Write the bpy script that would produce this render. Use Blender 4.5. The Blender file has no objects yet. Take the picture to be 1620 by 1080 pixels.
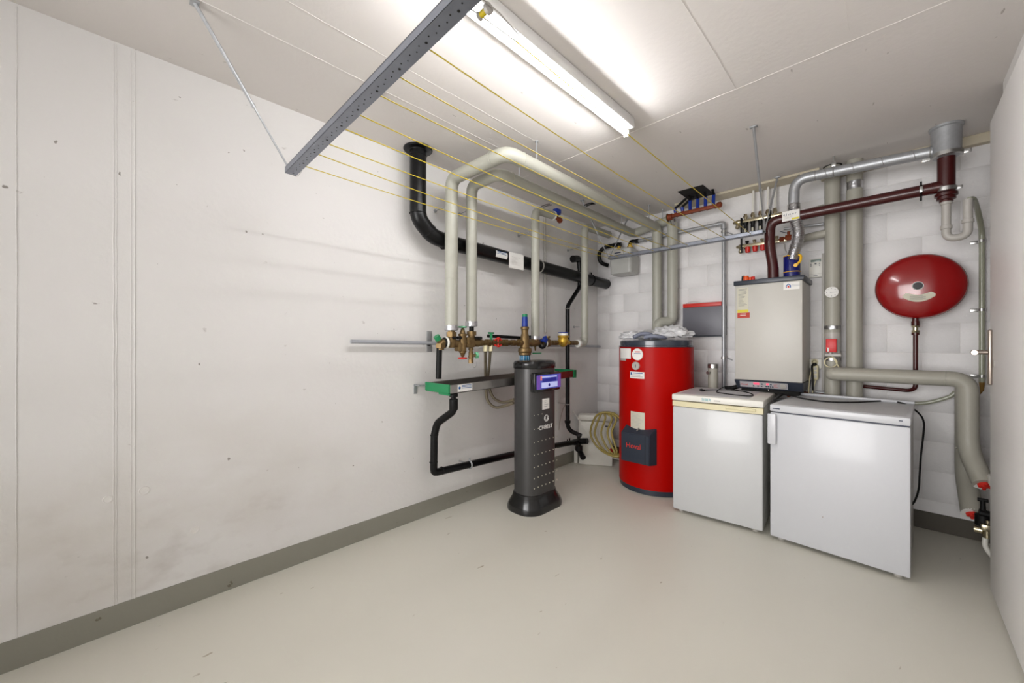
import bpy, bmesh, math, random
from mathutils import Vector, Matrix, noise
random.seed(7)
PI = math.pi
SC = bpy.context.scene
COL = SC.collection
# ------------------------------------------------------------------ camera
CAM = Vector((2.435, -3.868, 1.27))
FPX, AX, AY = 612.0, 604.0 / 859.86, 612.0 / 859.86
cd = bpy.data.cameras.new('camera'); cam = bpy.data.objects.new('camera', cd); COL.objects.link(cam)
cd.sensor_width = 36; cd.lens = 36 * FPX / 1620; cd.shift_y = 2 / 1620; cd.clip_start = 0.02
cam.location = CAM; cam.rotation_euler = (PI / 2, 0, math.atan2(AX, AY))
SC.camera = cam
# ------------------------------------------------------------------ light, exposure
SC.view_settings.view_transform = 'Standard'; SC.view_settings.look = 'None'
SC.view_settings.exposure = 2.12; SC.view_settings.gamma = 1.0; SC.view_settings.use_curve_mapping = False
w = bpy.data.worlds.new('world'); SC.world = w; w.use_nodes = True
w.node_tree.nodes['Background'].inputs[0].default_value = (0.9, 0.95, 1, 1)
w.node_tree.nodes['Background'].inputs[1].default_value = 0.3
TUBE = 18.0          # radiance of the fluorescent tubes
H = 2.592            # room height
# added soft fill behind the viewpoint, lifts the dark back of the room
al_ = bpy.data.lights.new('fill_light', 'AREA'); al_.shape = 'RECTANGLE'; al_.size = 2.6; al_.size_y = 2.1; al_.energy = 11; al_.spread = math.radians(95); al_.color = (1, .99, .985)
ao_ = bpy.data.objects.new('fill_light', al_); COL.objects.link(ao_); ao_.location = (1.7, -5.75, 1.4); ao_.rotation_euler = (PI / 2 + .03, 0, -.02)


def at(px, py, x=None, y=None, z=None):
    """point of the room on the plane x=, y= or z= that the survey ray (px, py) meets"""
    u = (px - 810) / FPX
    r = Vector((AY * u - AX, AX * u + AY, (542 - py) / FPX))
    if x is not None: t = (x - CAM.x) / r.x
    elif y is not None: t = (y - CAM.y) / r.y
    else: t = (z - CAM.z) / r.z
    return CAM + r * t


# ------------------------------------------------------------------ materials
def srgb(h):
    if isinstance(h, str):
        h = h.lstrip('#'); c = [int(h[i:i + 2], 16) / 255 for i in (0, 2, 4)]
    else: c = [v / 255 for v in h]
    return [v / 12.92 if v <= .04045 else ((v + .055) / 1.055) ** 2.4 for v in c]


def mat(name, col, rough=.5, metal=0., var=.06, vscale=8., bump=0., bscale=60., spec=.5, emit=None, alpha=1, coat=0, trans=0):
    m = bpy.data.materials.new(name); m.use_nodes = True
    nt = m.node_tree; N = nt.nodes; L = nt.links; b = N['Principled BSDF']
    c = srgb(col)
    tc = N.new('ShaderNodeTexCoord'); nz = N.new('ShaderNodeTexNoise'); nz.inputs['Scale'].default_value = vscale
    nz.inputs['Detail'].default_value = 4
    L.new(tc.outputs['Object'], nz.inputs['Vector'])
    mx = N.new('ShaderNodeMix'); mx.data_type = 'RGBA'
    mx.inputs[6].default_value = (*[v * (1 - var) for v in c], 1); mx.inputs[7].default_value = (*[min(1, v * (1 + var)) for v in c], 1)
    L.new(nz.outputs['Fac'], mx.inputs[0]); L.new(mx.outputs[2], b.inputs['Base Color'])
    b.inputs['Roughness'].default_value = rough; b.inputs['Metallic'].default_value = metal
    b.inputs['Specular IOR Level'].default_value = spec; b.inputs['Coat Weight'].default_value = coat
    b.inputs['Coat Roughness'].default_value = .08
    b.inputs['Alpha'].default_value = alpha; b.inputs['Transmission Weight'].default_value = trans
    if emit:
        b.inputs['Emission Color'].default_value = (*srgb(emit[0]), 1); b.inputs['Emission Strength'].default_value = emit[1]
    if bump:
        n2 = N.new('ShaderNodeTexNoise'); n2.inputs['Scale'].default_value = bscale; n2.inputs['Detail'].default_value = 6
        L.new(tc.outputs['Object'], n2.inputs['Vector'])
        bp = N.new('ShaderNodeBump'); bp.inputs['Strength'].default_value = bump; bp.inputs['Distance'].default_value = .01
        L.new(n2.outputs['Fac'], bp.inputs['Height']); L.new(bp.outputs[0], b.inputs['Normal'])
    return m


def nd(m): return m.node_tree.nodes, m.node_tree.links, m.node_tree.nodes['Principled BSDF']


def add_layer(m, fac_socket, col):
    """mix col over the base colour where the factor is high (stains, chips, dirt of the thing itself)"""
    N, L, b = nd(m)
    src = b.inputs['Base Color'].links[0].from_socket
    mx = N.new('ShaderNodeMix'); mx.data_type = 'RGBA'; mx.inputs[7].default_value = (*srgb(col), 1)
    L.new(src, mx.inputs[6]); L.new(fac_socket, mx.inputs[0]); L.new(mx.outputs[2], b.inputs['Base Color'])


def noise_mask(m, scale, lo, hi, stretch=(1, 1, 1), detail=5, amount=1.0, off=(0, 0, 0)):
    N, L, b = nd(m)
    tc = N.new('ShaderNodeTexCoord'); mp = N.new('ShaderNodeMapping'); mp.inputs['Scale'].default_value = stretch
    mp.inputs['Location'].default_value = off
    nz = N.new('ShaderNodeTexNoise'); nz.inputs['Scale'].default_value = scale; nz.inputs['Detail'].default_value = detail
    mr = N.new('ShaderNodeMapRange'); mr.inputs[1].default_value = lo; mr.inputs[2].default_value = hi; mr.inputs[4].default_value = amount
    L.new(tc.outputs['Object'], mp.inputs[0]); L.new(mp.outputs[0], nz.inputs['Vector']); L.new(nz.outputs['Fac'], mr.inputs[0])
    return mr.outputs[0]


def axis_mask(m, axis, lo, hi, amount=1.0):
    N, L, b = nd(m)
    tc = N.new('ShaderNodeTexCoord'); sp = N.new('ShaderNodeSeparateXYZ'); mr = N.new('ShaderNodeMapRange')
    mr.interpolation_type = 'SMOOTHSTEP'
    mr.inputs[1].default_value = lo; mr.inputs[2].default_value = hi; mr.inputs[4].default_value = amount
    L.new(tc.outputs['Object'], sp.inputs[0]); L.new(sp.outputs[axis], mr.inputs[0])
    return mr.outputs[0]


def mul(m, a, b_):
    N, L, b = nd(m); k = N.new('ShaderNodeMath'); k.operation = 'MULTIPLY'; L.new(a, k.inputs[0]); L.new(b_, k.inputs[1]); return k.outputs[0]


WHITE = (222, 220, 218)
m_wall = mat('painted_concrete', WHITE, .75, var=.02, vscale=1.3, bump=.12, bscale=35, spec=.2)
# grime the wall itself carries: brownish scuffs low on the left end, faint grey clouds, pinholes
add_layer(m_wall, mul(m_wall, noise_mask(m_wall, 1.6, .42, .70, (1, 1, 1.6), 7, .38, (3, 1, 2)), mul(m_wall, axis_mask(m_wall, 2, 1.3, .2), axis_mask(m_wall, 1, -2.2, -3.6))), (172, 160, 140))
add_layer(m_wall, mul(m_wall, noise_mask(m_wall, 5, .52, .72, (1, 1, 1.8), 8, .26, (5, 0, 7)), mul(m_wall, axis_mask(m_wall, 2, .75, .25), axis_mask(m_wall, 1, -2.7, -3.5))), (134, 120, 102))
add_layer(m_wall, noise_mask(m_wall, 26, .745, .77, (1, 1, 1), 2, .8), (120, 112, 104))
add_layer(m_wall, noise_mask(m_wall, 11, .72, .74, (1, 1, 1.4), 6, .35, (2, 9, 4)), (150, 142, 134))
m_block = mat('painted_block', (228, 226, 226), .8, var=.015, vscale=2, bump=.25, bscale=90, spec=.2)
for n_ in list(m_block.node_tree.nodes):
    if n_.type == 'TEX_COORD':       # continuous over the wall, not repeated from block to block
        g_ = m_block.node_tree.nodes.new('ShaderNodeNewGeometry')
        for l_ in list(n_.outputs['Object'].links): m_block.node_tree.links.new(g_.outputs['Position'], l_.to_socket)
m_joint = mat('painted_joint', (222, 219, 217), .85, var=.05, bump=.3)
m_ceil = mat('painted_ceiling', (220, 215, 211), .85, var=.02, vscale=2, bump=.1, bscale=45, spec=.15)
add_layer(m_ceil, noise_mask(m_ceil, 30, .74, .77, (1, .3, 1), 3, .6), (150, 142, 134))
m_ridge = mat('paint_ridge', (224, 221, 217), .7, var=.03, bump=.3, bscale=120)
m_floor = mat('floor_paint', (209, 206, 194), .42, var=.035, vscale=1.2, bump=.04, bscale=14, spec=.45)
add_layer(m_floor, noise_mask(m_floor, .9, .5, .75, (1, 1, 1), 6, .35), (216, 213, 204))
add_layer(m_floor, noise_mask(m_floor, 14, .715, .74, (1.8, .6, 1), 4, .7, (4, 2, 0)), (140, 126, 100))
m_base = mat('plinth_paint', (138, 136, 125), .5, var=.05, vscale=3, bump=.06)
add_layer(m_base, noise_mask(m_base, 20, .70, .72, (1, 1, 1), 4, .8), (96, 86, 70))
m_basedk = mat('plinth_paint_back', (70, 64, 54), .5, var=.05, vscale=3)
m_door = mat('door_paint', (232, 229, 227), .45, var=.015)
m_pvc = mat('cream_pvc_jacket', (166, 165, 154), .38, var=.025, vscale=5, spec=.45)
m_pvcg = mat('grey_pvc_jacket', (160, 157, 146), .42, var=.03, vscale=5, spec=.4)
m_tape = mat('white_tape', (222, 222, 218), .35, var=.03)
m_foil = mat('aluminium_foil', (205, 205, 208), .28, 1, var=.08, vscale=30, bump=.35, bscale=70)
m_galv = mat('galvanised_steel', (172, 174, 177), .42, .6, var=.18, vscale=40, bump=.08, bscale=90)
m_galvd = mat('galvanised_rail', (138, 142, 152), .4, .7, var=.14, vscale=25, bump=.05)
m_zinc = mat('zinc_bright', (190, 190, 188), .3, .95, var=.08, vscale=30)
m_steel = mat('stainless_steel', (170, 166, 162), .3, 1, var=.06, vscale=6)
m_black = mat('black_plastic_pipe', (5, 5, 7), .32, var=.1, spec=.3)
m_blackm = mat('black_matt', (5, 5, 6), .55, var=.1, spec=.3)
m_rubber = mat('black_rubber', (12, 13, 18), .5, var=.1)
m_brass = mat('dull_brass', (120, 98, 64), .42, .7, var=.22, vscale=22, bump=.1)
m_brassy = mat('yellow_brass', (196, 160, 62), .35, .7, var=.12, vscale=22)
m_rust = mat('rusty_red_bar', (122, 52, 22), .5, .2, var=.3, vscale=22, bump=.1)
m_nickel = mat('nickel_plate', (196, 186, 158), .25, .95, var=.1, vscale=20)
m_red = mat('red_enamel', (168, 4, 0), .42, var=.03, vscale=3, spec=.1, coat=.03)
m_redv = mat('red_vessel_enamel', (138, 5, 8), .2, var=.03, vscale=3, spec=.5, coat=.6)
m_redpl = mat('red_plastic', (200, 40, 30), .4, var=.05)
m_orange = mat('orange_plastic', (222, 84, 24), .4, var=.06)
m_brown = mat('oxblood_pipe', (60, 8, 8), .32, var=.05, coat=.15)
m_blue = mat('blue_plastic', (14, 48, 140), .35, var=.05)
m_bluedk = mat('deep_blue_plastic', (8, 16, 96), .3, var=.05)
m_green = mat('green_plastic', (26, 128, 78), .4, var=.05)
m_greenl = mat('pale_green_plastic', (92, 168, 124), .4, var=.05)
m_yellow = mat('yellow_plastic', (226, 176, 30), .4, var=.05)
m_cord = mat('yellow_cord', (190, 168, 26), .45, var=.08, vscale=60)
m_slate = mat('slate_blue_metal', (42, 48, 60), .35, var=.04, spec=.5)
m_tankcap = mat('tank_lid_grey', (50, 56, 68), .22, var=.05, coat=.4)
m_boiler = mat('boiler_enamel', (190, 187, 180), .4, var=.012, coat=.0)
m_fridge = mat('fridge_white', (194, 195, 196), .33, var=.01, coat=.15)
m_fridge2 = mat('fridge_white_cool', (196, 197, 201), .33, var=.01, coat=.15)
m_fside = mat('fridge_side', (200, 200, 196), .4, var=.02)
m_ftop = mat('fridge_top_laminate', (196, 196, 198), .4, var=.05, vscale=9)
m_cream = mat('yellowed_plastic', (212, 203, 166), .4, var=.03)
m_soft = mat('anthracite_metallic', (72, 71, 71), .38, .45, var=.04, vscale=120)
m_softdk = mat('black_gloss_plastic', (10, 10, 13), .25, var=.05, coat=.4)
m_paper = mat('label_paper', (226, 224, 220), .6, var=.02)
m_paperg = mat('label_paper_grey', (200, 196, 178), .6, var=.04)
m_ink = mat('ink_dark', (60, 66, 84), .6)
m_inkb = mat('ink_blue', (40, 90, 150), .6)
m_inkr = mat('ink_red', (200, 44, 36), .6)
m_inkt = mat('ink_teal', (60, 160, 170), .6)
m_whitep = mat('white_plastic', (222, 220, 212), .4, var=.02)
m_greyp = mat('grey_plastic', (176, 172, 166), .4, var=.03)
m_greypl = mat('grey_pvc_conduit', (158, 160, 166), .4, var=.03)
m_meter = mat('meter_grey', (176, 176, 172), .4, var=.02)
m_panel = mat('panel_grey', (104, 104, 112), .42, var=.02)
m_red2 = mat('bright_red_plastic', (204, 20, 22), .4, var=.03)
m_cyan = mat('turquoise_cup', (10, 96, 134), .2, var=.05, coat=.2)
m_braid = mat('steel_braid_hose', (136, 126, 106), .45, .4, var=.25, vscale=160, bump=.4, bscale=260)
m_wood = mat('cream_painted_board', (196, 186, 164), .6, var=.06, vscale=10)
m_dark = mat('dark_recess', (14, 13, 12), .8)  # near-black that puts the shade of openings and recesses into the colour
m_lampb = mat('lamp_body_enamel', (226, 226, 224), .4, var=.01)
m_silver = mat('silver_paint', (186, 184, 188), .35, .25, var=.03)
m_tube = mat('lit_tube', (255, 255, 255), .4, emit=((250, 250, 251), TUBE))
m_bag = mat('clear_plastic_bag', (226, 226, 228), .28, var=.04, vscale=14, bump=.5, bscale=30, alpha=.72)
m_foam = mat('grey_foam_insulation', (120, 124, 140), .6, var=.12, vscale=30, bump=.2)
m_clear = mat('translucent_hose', (150, 152, 134), .2, var=.12, vscale=12, coat=.5)
m_resid = mat('brown_residue', (128, 96, 40), .3, var=.2, vscale=30)
m_lcd = mat('lcd_grey_green', (124, 138, 132), .25)
m_scr = mat('screen_glow', (60, 70, 170), .2, emit=((84, 90, 170), .09))
m_scrw = mat('screen_light', (170, 176, 230), .2, emit=((180, 186, 220), .11))
m_scrd = mat('screen_dark_blue', (30, 30, 120), .2, emit=((40, 50, 140), .09))
m_scro = mat('screen_orange', (220, 120, 90), .2, emit=((220, 120, 90), .1))
m_scrp = mat('screen_purple', (110, 70, 170), .2, emit=((110, 80, 150), .07))
m_led = mat('red_led', (255, 60, 90), .3, emit=((255, 70, 100), .28))
m_handle = mat('door_handle_metal', (170, 158, 148), .32, .9, var=.04)
m_yellowlab = mat('yellow_label', (214, 200, 60), .6)
m_redlab = mat('red_label', (180, 50, 32), .6)
# striped garden hose: thin yellow lines running along the dark hose
m_hose = mat('striped_hose', (196, 178, 96), .4, var=.1)
N_, L_, b_ = nd(m_hose)
uvn = N_.new('ShaderNodeUVMap'); wv = N_.new('ShaderNodeTexWave'); wv.inputs['Scale'].default_value = 1.3; wv.bands_direction = 'X'
L_.new(uvn.outputs[0], wv.inputs['Vector'])
rmp = N_.new('ShaderNodeMapRange'); rmp.inputs[1].default_value = .45; rmp.inputs[2].default_value = .6
L_.new(wv.outputs['Fac'], rmp.inputs[0]); add_layer(m_hose, rmp.outputs[0], (74, 60, 34))
# corrugated foil flue hose gets its ribs as geometry


# ------------------------------------------------------------------ mesh builder
def basis(d):
    d = d.normalized(); a = Vector((0, 0, 1)) if abs(d.z) < .9 else Vector((1, 0, 0))
    u = a.cross(d).normalized(); return u, d.cross(u)


def fillet(pts, bend, n=6):
    pts = [Vector(p) for p in pts]
    if not bend: return pts
    out = [pts[0]]
    for i in range(1, len(pts) - 1):
        a, b, c = pts[i - 1], pts[i], pts[i + 1]
        r = bend[i] if isinstance(bend, dict) else bend
        d1 = (a - b); d2 = (c - b); l = min(r, d1.length * .48, d2.length * .48)
        p, q = b + d1.normalized() * l, b + d2.normalized() * l
        for k in range(n + 1):
            t = k / n; out.append(p * (1 - t) ** 2 + b * 2 * t * (1 - t) + q * t * t)
    out.append(pts[-1]); return out


def smooth_path(pts, n=6):
    pts = [Vector(p) for p in pts]; P = [pts[0] * 2 - pts[1]] + pts + [pts[-1] * 2 - pts[-2]]; out = []
    for i in range(1, len(P) - 2):
        a, b, c, d = P[i - 1:i + 3]
        for k in range(n):
            t = k / n
            out.append(.5 * ((2 * b) + (c - a) * t + (2 * a - 5 * b + 4 * c - d) * t * t + (3 * b - a - 3 * c + d) * t ** 3))
    out.append(pts[-1]); return out


class M:
    def __init__(s): s.bm = bmesh.new(); s.mi = 0; s.uv = None
    def face(s, vs):
        try: f = s.bm.faces.new(vs); f.material_index = s.mi; f.smooth = True; return f
        except ValueError: return None
    def slot(s, i): s.mi = i; return s
    def box(s, lo, hi, bev=0., rot=None, seg=2):
        lo, hi = Vector(lo), Vector(hi); c = (lo + hi) / 2; h = (hi - lo) / 2
        mt = Matrix.Translation(c) @ (rot.to_4x4() if rot else Matrix.Identity(4)) @ Matrix.Diagonal((*[abs(v) * 2 for v in h], 1))
        r = bmesh.ops.create_cube(s.bm, size=1, matrix=mt); vs = set(r['verts'])
        es = [e for e in s.bm.edges if e.verts[0] in vs and e.verts[1] in vs]; fs = [f for f in s.bm.faces if f.verts[0] in vs]
        for f in fs: f.material_index = s.mi; f.smooth = True
        if bev:
            r = bmesh.ops.bevel(s.bm, geom=es, offset=bev, segments=seg, affect='EDGES', profile=.5)
            for f in r['faces']: f.material_index = s.mi; f.smooth = True
        return s
    def rings(s, rings, closed=False, cap=True):
        vr = [[s.bm.verts.new(p) for p in r] for r in rings]; n = len(vr[0])
        for i in range(len(vr) - (0 if closed else 1)):
            a, b = vr[i], vr[(i + 1) % len(vr)]
            for k in range(n): s.face([a[k], a[(k + 1) % n], b[(k + 1) % n], b[k]])
        if cap and not closed: s.face(vr[0][::-1]); s.face(vr[-1])
        return s
    def cyl(s, a, b, r, r2=None, seg=20):
        a, b = Vector(a), Vector(b); r2 = r if r2 is None else r2; u, v = basis(b - a)
        mk = lambda p, q: [p + (u * math.cos(2 * PI * k / seg) + v * math.sin(2 * PI * k / seg)) * q for k in range(seg)]
        return s.rings([mk(a, r), mk(b, r2)])
    def lathe(s, o, d, prof, seg=24):
        """prof: list of (radius, height) along d from o"""
        o, d = Vector(o), Vector(d).normalized(); u, v = basis(d)
        return s.rings([[o + d * h + (u * math.cos(2 * PI * k / seg) + v * math.sin(2 * PI * k / seg)) * max(r, 1e-4) for k in range(seg)] for r, h in prof])
    def tube(s, pts, r, seg=12, bend=0, n=6, cap=True, rf=None):
        P = fillet(pts, bend, n); t0 = (P[1] - P[0]).normalized(); u, v = basis(t0); R = []
        for i, p in enumerate(P):
            t = (P[min(i + 1, len(P) - 1)] - P[max(i - 1, 0)]).normalized()
            u = (u - t * u.dot(t)).normalized(); v = t.cross(u)
            rr = rf(i / (len(P) - 1), i) * r if rf else r
            R.append([p + (u * math.cos(2 * PI * k / seg) + v * math.sin(2 * PI * k / seg)) * rr for k in range(seg)])
        return s.rings(R, cap=cap)
    def hose(s, pts, r, seg=12):
        """tube with a UV around its girth"""
        uvl = s.bm.loops.layers.uv.verify(); n0 = len(s.bm.faces); s.tube(pts, r, seg, cap=False)
        s.bm.faces.ensure_lookup_table()
        for i, f in enumerate(list(s.bm.faces)[n0:]):
            k = i % seg
            for l, q in zip(f.loops, (k, k + 1, k + 1, k)): l[uvl].uv = (q / seg * 3, 0)
        return s
    def torus(s, c, d, R, r, seg=28, rs=8, a0=0, a1=2 * PI):
        c = Vector(c); u, v = basis(Vector(d)); full = abs(a1 - a0 - 2 * PI) < 1e-4
        d = Vector(d).normalized(); rg = []
        for i in range(seg if full else seg + 1):
            a = a0 + (a1 - a0) * i / seg; e = u * math.cos(a) + v * math.sin(a)
            rg.append([c + e * (R + r * math.cos(2 * PI * k / rs)) + d * r * math.sin(2 * PI * k / rs) for k in range(rs)])
        return s.rings(rg, closed=full)
    def prism(s, pts, off):
        off = Vector(off); a = [s.bm.verts.new(Vector(p)) for p in pts]; b = [s.bm.verts.new(Vector(p) + off) for p in pts]; n = len(a)
        s.face(a[::-1]); s.face(b)
        for k in range(n): s.face([a[k], a[(k + 1) % n], b[(k + 1) % n], b[k]])
        return s
    def nut(s, c, d, R, h):
        c, d = Vector(c), Vector(d).normalized(); return s.cyl(c - d * h / 2, c + d * h / 2, R, seg=6)
    def build(s, name, mats, parent=None, loc=None, ang=35):
        bmesh.ops.recalc_face_normals(s.bm, faces=s.bm.faces)
        if parent is not None: w_ = worig(parent)
        else: w_ = Vector(loc) if loc is not None else Vector((0, 0, 0))
        bmesh.ops.translate(s.bm, verts=s.bm.verts, vec=-w_)
        me = bpy.data.meshes.new(name); s.bm.to_mesh(me); s.bm.free()
        ms = mats if isinstance(mats, (list, tuple)) else [mats]
        outs = []
        for me in (split_mesh(me) if parent is not None and name not in FINE else [me]):
            me.set_sharp_from_angle(angle=math.radians(ang)); me.name = name
            for q in ms: me.materials.append(q)
            o = bpy.data.objects.new(name, me); COL.objects.link(o); outs.append(o)
            if parent is not None: o.parent = parent
            else: o.location = w_
            if name in FINE: o['kind'] = 'stuff'
        return outs[0]


FINE = {'print', 'punched_hole', 'dial_mark', 'dot_pattern', 'spiral_seam', 'logo', 'maker_mark', 'scuff', 'jacket_seam'}


def split_mesh(me, gap=.0025):
    """one mesh per cluster of touching pieces, so that clearly separate pieces become parts of their own"""
    n = len(me.vertices); par = list(range(n))
    def find(a):
        while par[a] != a: par[a] = par[par[a]]; a = par[a]
        return a
    for e in me.edges:
        a, b = find(e.vertices[0]), find(e.vertices[1])
        if a != b: par[a] = b
    isl = {}
    for i, v in enumerate(me.vertices):
        r = find(i); c = v.co
        if r in isl:
            lo, hi = isl[r]
            for k in range(3): lo[k] = min(lo[k], c[k]); hi[k] = max(hi[k], c[k])
        else: isl[r] = ([*c], [*c])
    keys = list(isl); 
    if len(keys) < 2: return [me]
    g = {k: k for k in keys}
    def gf(a):
        while g[a] != a: a = g[a]
        return a
    for i, a in enumerate(keys):
        for b in keys[i + 1:]:
            if all(isl[a][0][k] - gap <= isl[b][1][k] and isl[b][0][k] - gap <= isl[a][1][k] for k in range(3)): g[gf(a)] = gf(b)
    roots = sorted({gf(k) for k in keys})
    if len(roots) < 2: return [me]
    has_uv = len(me.uv_layers) > 0; res = []
    vr = [gf(find(i)) for i in range(n)]
    size = {r: vr.count(r) for r in roots}
    for r in sorted(roots, key=lambda q: -size[q]):
        bm = bmesh.new(); bm.from_mesh(me); bm.verts.ensure_lookup_table()
        bmesh.ops.delete(bm, geom=[bm.verts[i] for i in range(n) if vr[i] != r], context='VERTS')
        m2 = bpy.data.meshes.new('part'); bm.to_mesh(m2); bm.free(); res.append(m2)
    bpy.data.meshes.remove(me)
    return res


def worig(o):
    v = Vector((0, 0, 0))
    while o: v = v + o.location; o = o.parent
    return v


def thing(name, label, cat, loc=(0, 0, 0), group=None):
    o = bpy.data.objects.new(name, None); COL.objects.link(o); o.location = Vector(loc); o.empty_display_size = .05
    o['label'] = label; o['category'] = cat
    if group: o['group'] = group
    return o


def tag(o, label, cat, group=None):
    o['label'] = label; o['category'] = cat
    if group: o['group'] = group
    return o


def struct(o): o['kind'] = 'structure'; return o


def text(name, body, size, origin, xdir, ydir, m, parent, depth=.0006, ls=1., shear=0, center=True):
    c = bpy.data.curves.new(name, 'FONT'); c.body = body; c.size = size; c.extrude = depth; c.space_character = ls; c.shear = shear
    c.resolution_u = 3
    if center: c.align_x = 'CENTER'; c.align_y = 'CENTER'
    t = bpy.data.objects.new(name, c)
    me = bpy.data.meshes.new_from_object(t); bpy.data.objects.remove(t)
    X, Y = Vector(xdir).normalized(), Vector(ydir).normalized(); Z = X.cross(Y)
    mt = Matrix((X, Y, Z)).transposed().to_4x4(); mt.translation = Vector(origin) - worig(parent)
    me.transform(mt); me.materials.append(m); me.name = name
    o = bpy.data.objects.new(name, me); COL.objects.link(o); o.parent = parent
    return o


BX, BZ = Vector((1, 0, 0)), Vector((0, 0, 1))     # reading directions on faces that look to -y
LX = Vector((0, 1, 0))                            # and on faces that look to +x


def ink_lines(mb, o, X, Y, Z, w_, rows, th=.0015, gap=.006, eps=.0008, ragged=True):
    """short printed bars standing for lines of small print too small to read"""
    for i in range(rows):
        ww = w_ * (random.uniform(.45, 1) if ragged else 1); p = o - Y * gap * i
        mb.prism([p, p + X * ww, p + X * ww + Y * th, p + Y * th], Z * eps)


# ------------------------------------------------------------------ the room
XR, YF = 3.45, -5.9
b = M().box((-.2, YF - .2, 0), (0, .2, H)); wl = struct(b.build('wall_left', m_wall))
wb = struct(M().box((0, .0028, 0), (XR + .2, .2, H)).build('wall_back', m_joint))
# painted concrete blocks of the back wall
CO, LB = .2, .345
x_off = 2.745 - 8 * LB
bm_cache = {}
def block_mesh(L):
    k = round(L, 3)
    if k not in bm_cache:
        mb = M().box((0, -.0, 0), (L - .002, .03, CO - .002), .0015, seg=1)
        bmesh.ops.recalc_face_normals(mb.bm, faces=mb.bm.faces)
        me = bpy.data.meshes.new('concrete_block'); mb.bm.to_mesh(me); mb.bm.free(); me.materials.append(m_block); bm_cache[k] = me
    return bm_cache[k]
for c in range(13):
    z0 = c * CO - .002
    sh = x_off + (0 if c % 2 == 0 else LB / 2) - LB
    xs = [0]; x = sh
    while x < XR:
        if x > .05: xs.append(x)
        x += LB
    xs.append(XR)
    for a, bb in zip(xs[:-1], xs[1:]):
        o = bpy.data.objects.new('concrete_block', block_mesh(bb - a)); COL.objects.link(o); o.parent = wb
        o.location = (a + .0014, random.uniform(-.0004, .0004), z0 + .0034); 
        if z0 + CO > H: o.scale.z = (H - z0) / CO
struct(M().box((2.83, YF, 0), (3.0, -.717, H)).build('wall_right', m_door))
struct(M().box((XR, -.717, 0), (XR + .2, .2, H)).build('wall_return', m_wall))
struct(M().box((3.0, -.9, 0), (XR + .2, -.717, H)).build('wall_nib', m_wall))
struct(M().box((-.2, YF - .2, 0), (3.0, YF, H)).build('wall_front', m_wall))
struct(M().box((-.2, YF - .2, -.2), (XR + .2, .2, 0)).build('floor', m_floor))
ce = struct(M().box((-.2, YF - .2, H), (XR + .2, .2, H + .2)).build('ceiling', m_ceil))
# painted plinth bands
struct(M().box((0, YF, 0), (.0025, .0, .119)).build('baseboard_left', m_base))
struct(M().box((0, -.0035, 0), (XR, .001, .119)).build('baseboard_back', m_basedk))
struct(M().box((2.8275, YF, 0), (2.83, -.717, .0)).build('baseboard_right', m_base)) if False else None
# formwork ridges and filled tie holes on the left wall
for yy, wd in ((-4.152, .0045), (-3.888, .004), (-3.879, .003), (-3.834, .003), (-3.822, .005)):
    mb = M(); n = 60; pts = []
    for i in range(n + 1):
        z = .02 + (H - .03) * i / n; pts.append(Vector((.0002, yy + .0015 * noise.noise(Vector((yy * 9, 0, z * 9))), z)))
    mb.tube(pts, wd * .6, 6, rf=lambda t, i, yy=yy: .55 + .6 * abs(noise.noise(Vector((yy * 7, 3, i * .7)))))
    o = mb.build('paint_ridge', m_wall, wl)
for yy, zz, r in ((-3.791, .595, .02), (-3.906, .588, .017), (-3.611, .354, .018)):
    mb = M(); mb.lathe((-.0005, yy, zz), (1, 0, 0), [(r, 0), (r * .95, .002), (r * .8, .0025), (r * .75, .0012), (.001, .0014)], 20)
    mb.build('filled_tie_hole', m_ridge, wl)
# seams in the ceiling
def seam(a, b, wd, n=80, amp=.004):
    mb = M(); a, b = Vector(a), Vector(b); d = (b - a).normalized(); s = Vector((-d.y, d.x, 0)); pts = []
    for i in range(n + 1):
        p = a.lerp(b, i / n); pts.append(p + s * amp * noise.noise(p * 5))
    mb.tube(pts, wd * .6, 6, rf=lambda t, i: .5 + .9 * abs(noise.noise(Vector((i * .37, a.x * 5, wd * 900))))); mb.build('paint_ridge', m_ceil, ce)
seam((0, -1.60, H), (2.83, -1.62, H), .004)
seam((.53, -5.5, H), (.53, -2.05, H), .004)
seam((.77, -5.5, H), (.76, -1.9, H), .003)
seam((1.853, -5.5, H), (1.852, -1.6, H), .003)
seam((2.30, -2.9, H), (2.30, -1.7, H), .0015)
seam((.30, -1.58, H), (.30, -.4, H), .0015)
seam((.53, -1.58, H), (.53, -.9, H), .0012)
struct(M().box((.95, -.162, H - .018), (2.036, .004, H), .002).build('trim_1', m_wood))
struct(M().box((2.03, -.052, H - .06), (XR, .004, H), .002).build('trim_2', m_wood))

# door leaf in the right-hand wall
dr = thing('door_1', '', ''); del dr['label']; del dr['category']; struct(dr); dr.location = (2.8, -1.25, 0)
M().box((2.782, -1.76, .03), (2.828, -.774, 2.385), .003).build('door_leaf', m_door, dr)
hb = M(); hb.box((2.768, -.842, 1.06), (2.783, -.800, 1.335), .006, seg=3); hp = hb.build('handle_plate', m_handle, dr)
hb = M(); hb.tube([(2.774, -.82, 1.222), (2.722, -.82, 1.222), (2.716, -.935, 1.222)], .0115, 14, bend=.02); hb.build('handle', m_handle, dr)
M().box((2.7795, -.90, 1.15), (2.7822, -.872, 1.185), .001).build('grey_plate', m_greyp, dr)  # small grey rectangle on the door face next to the handle

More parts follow.
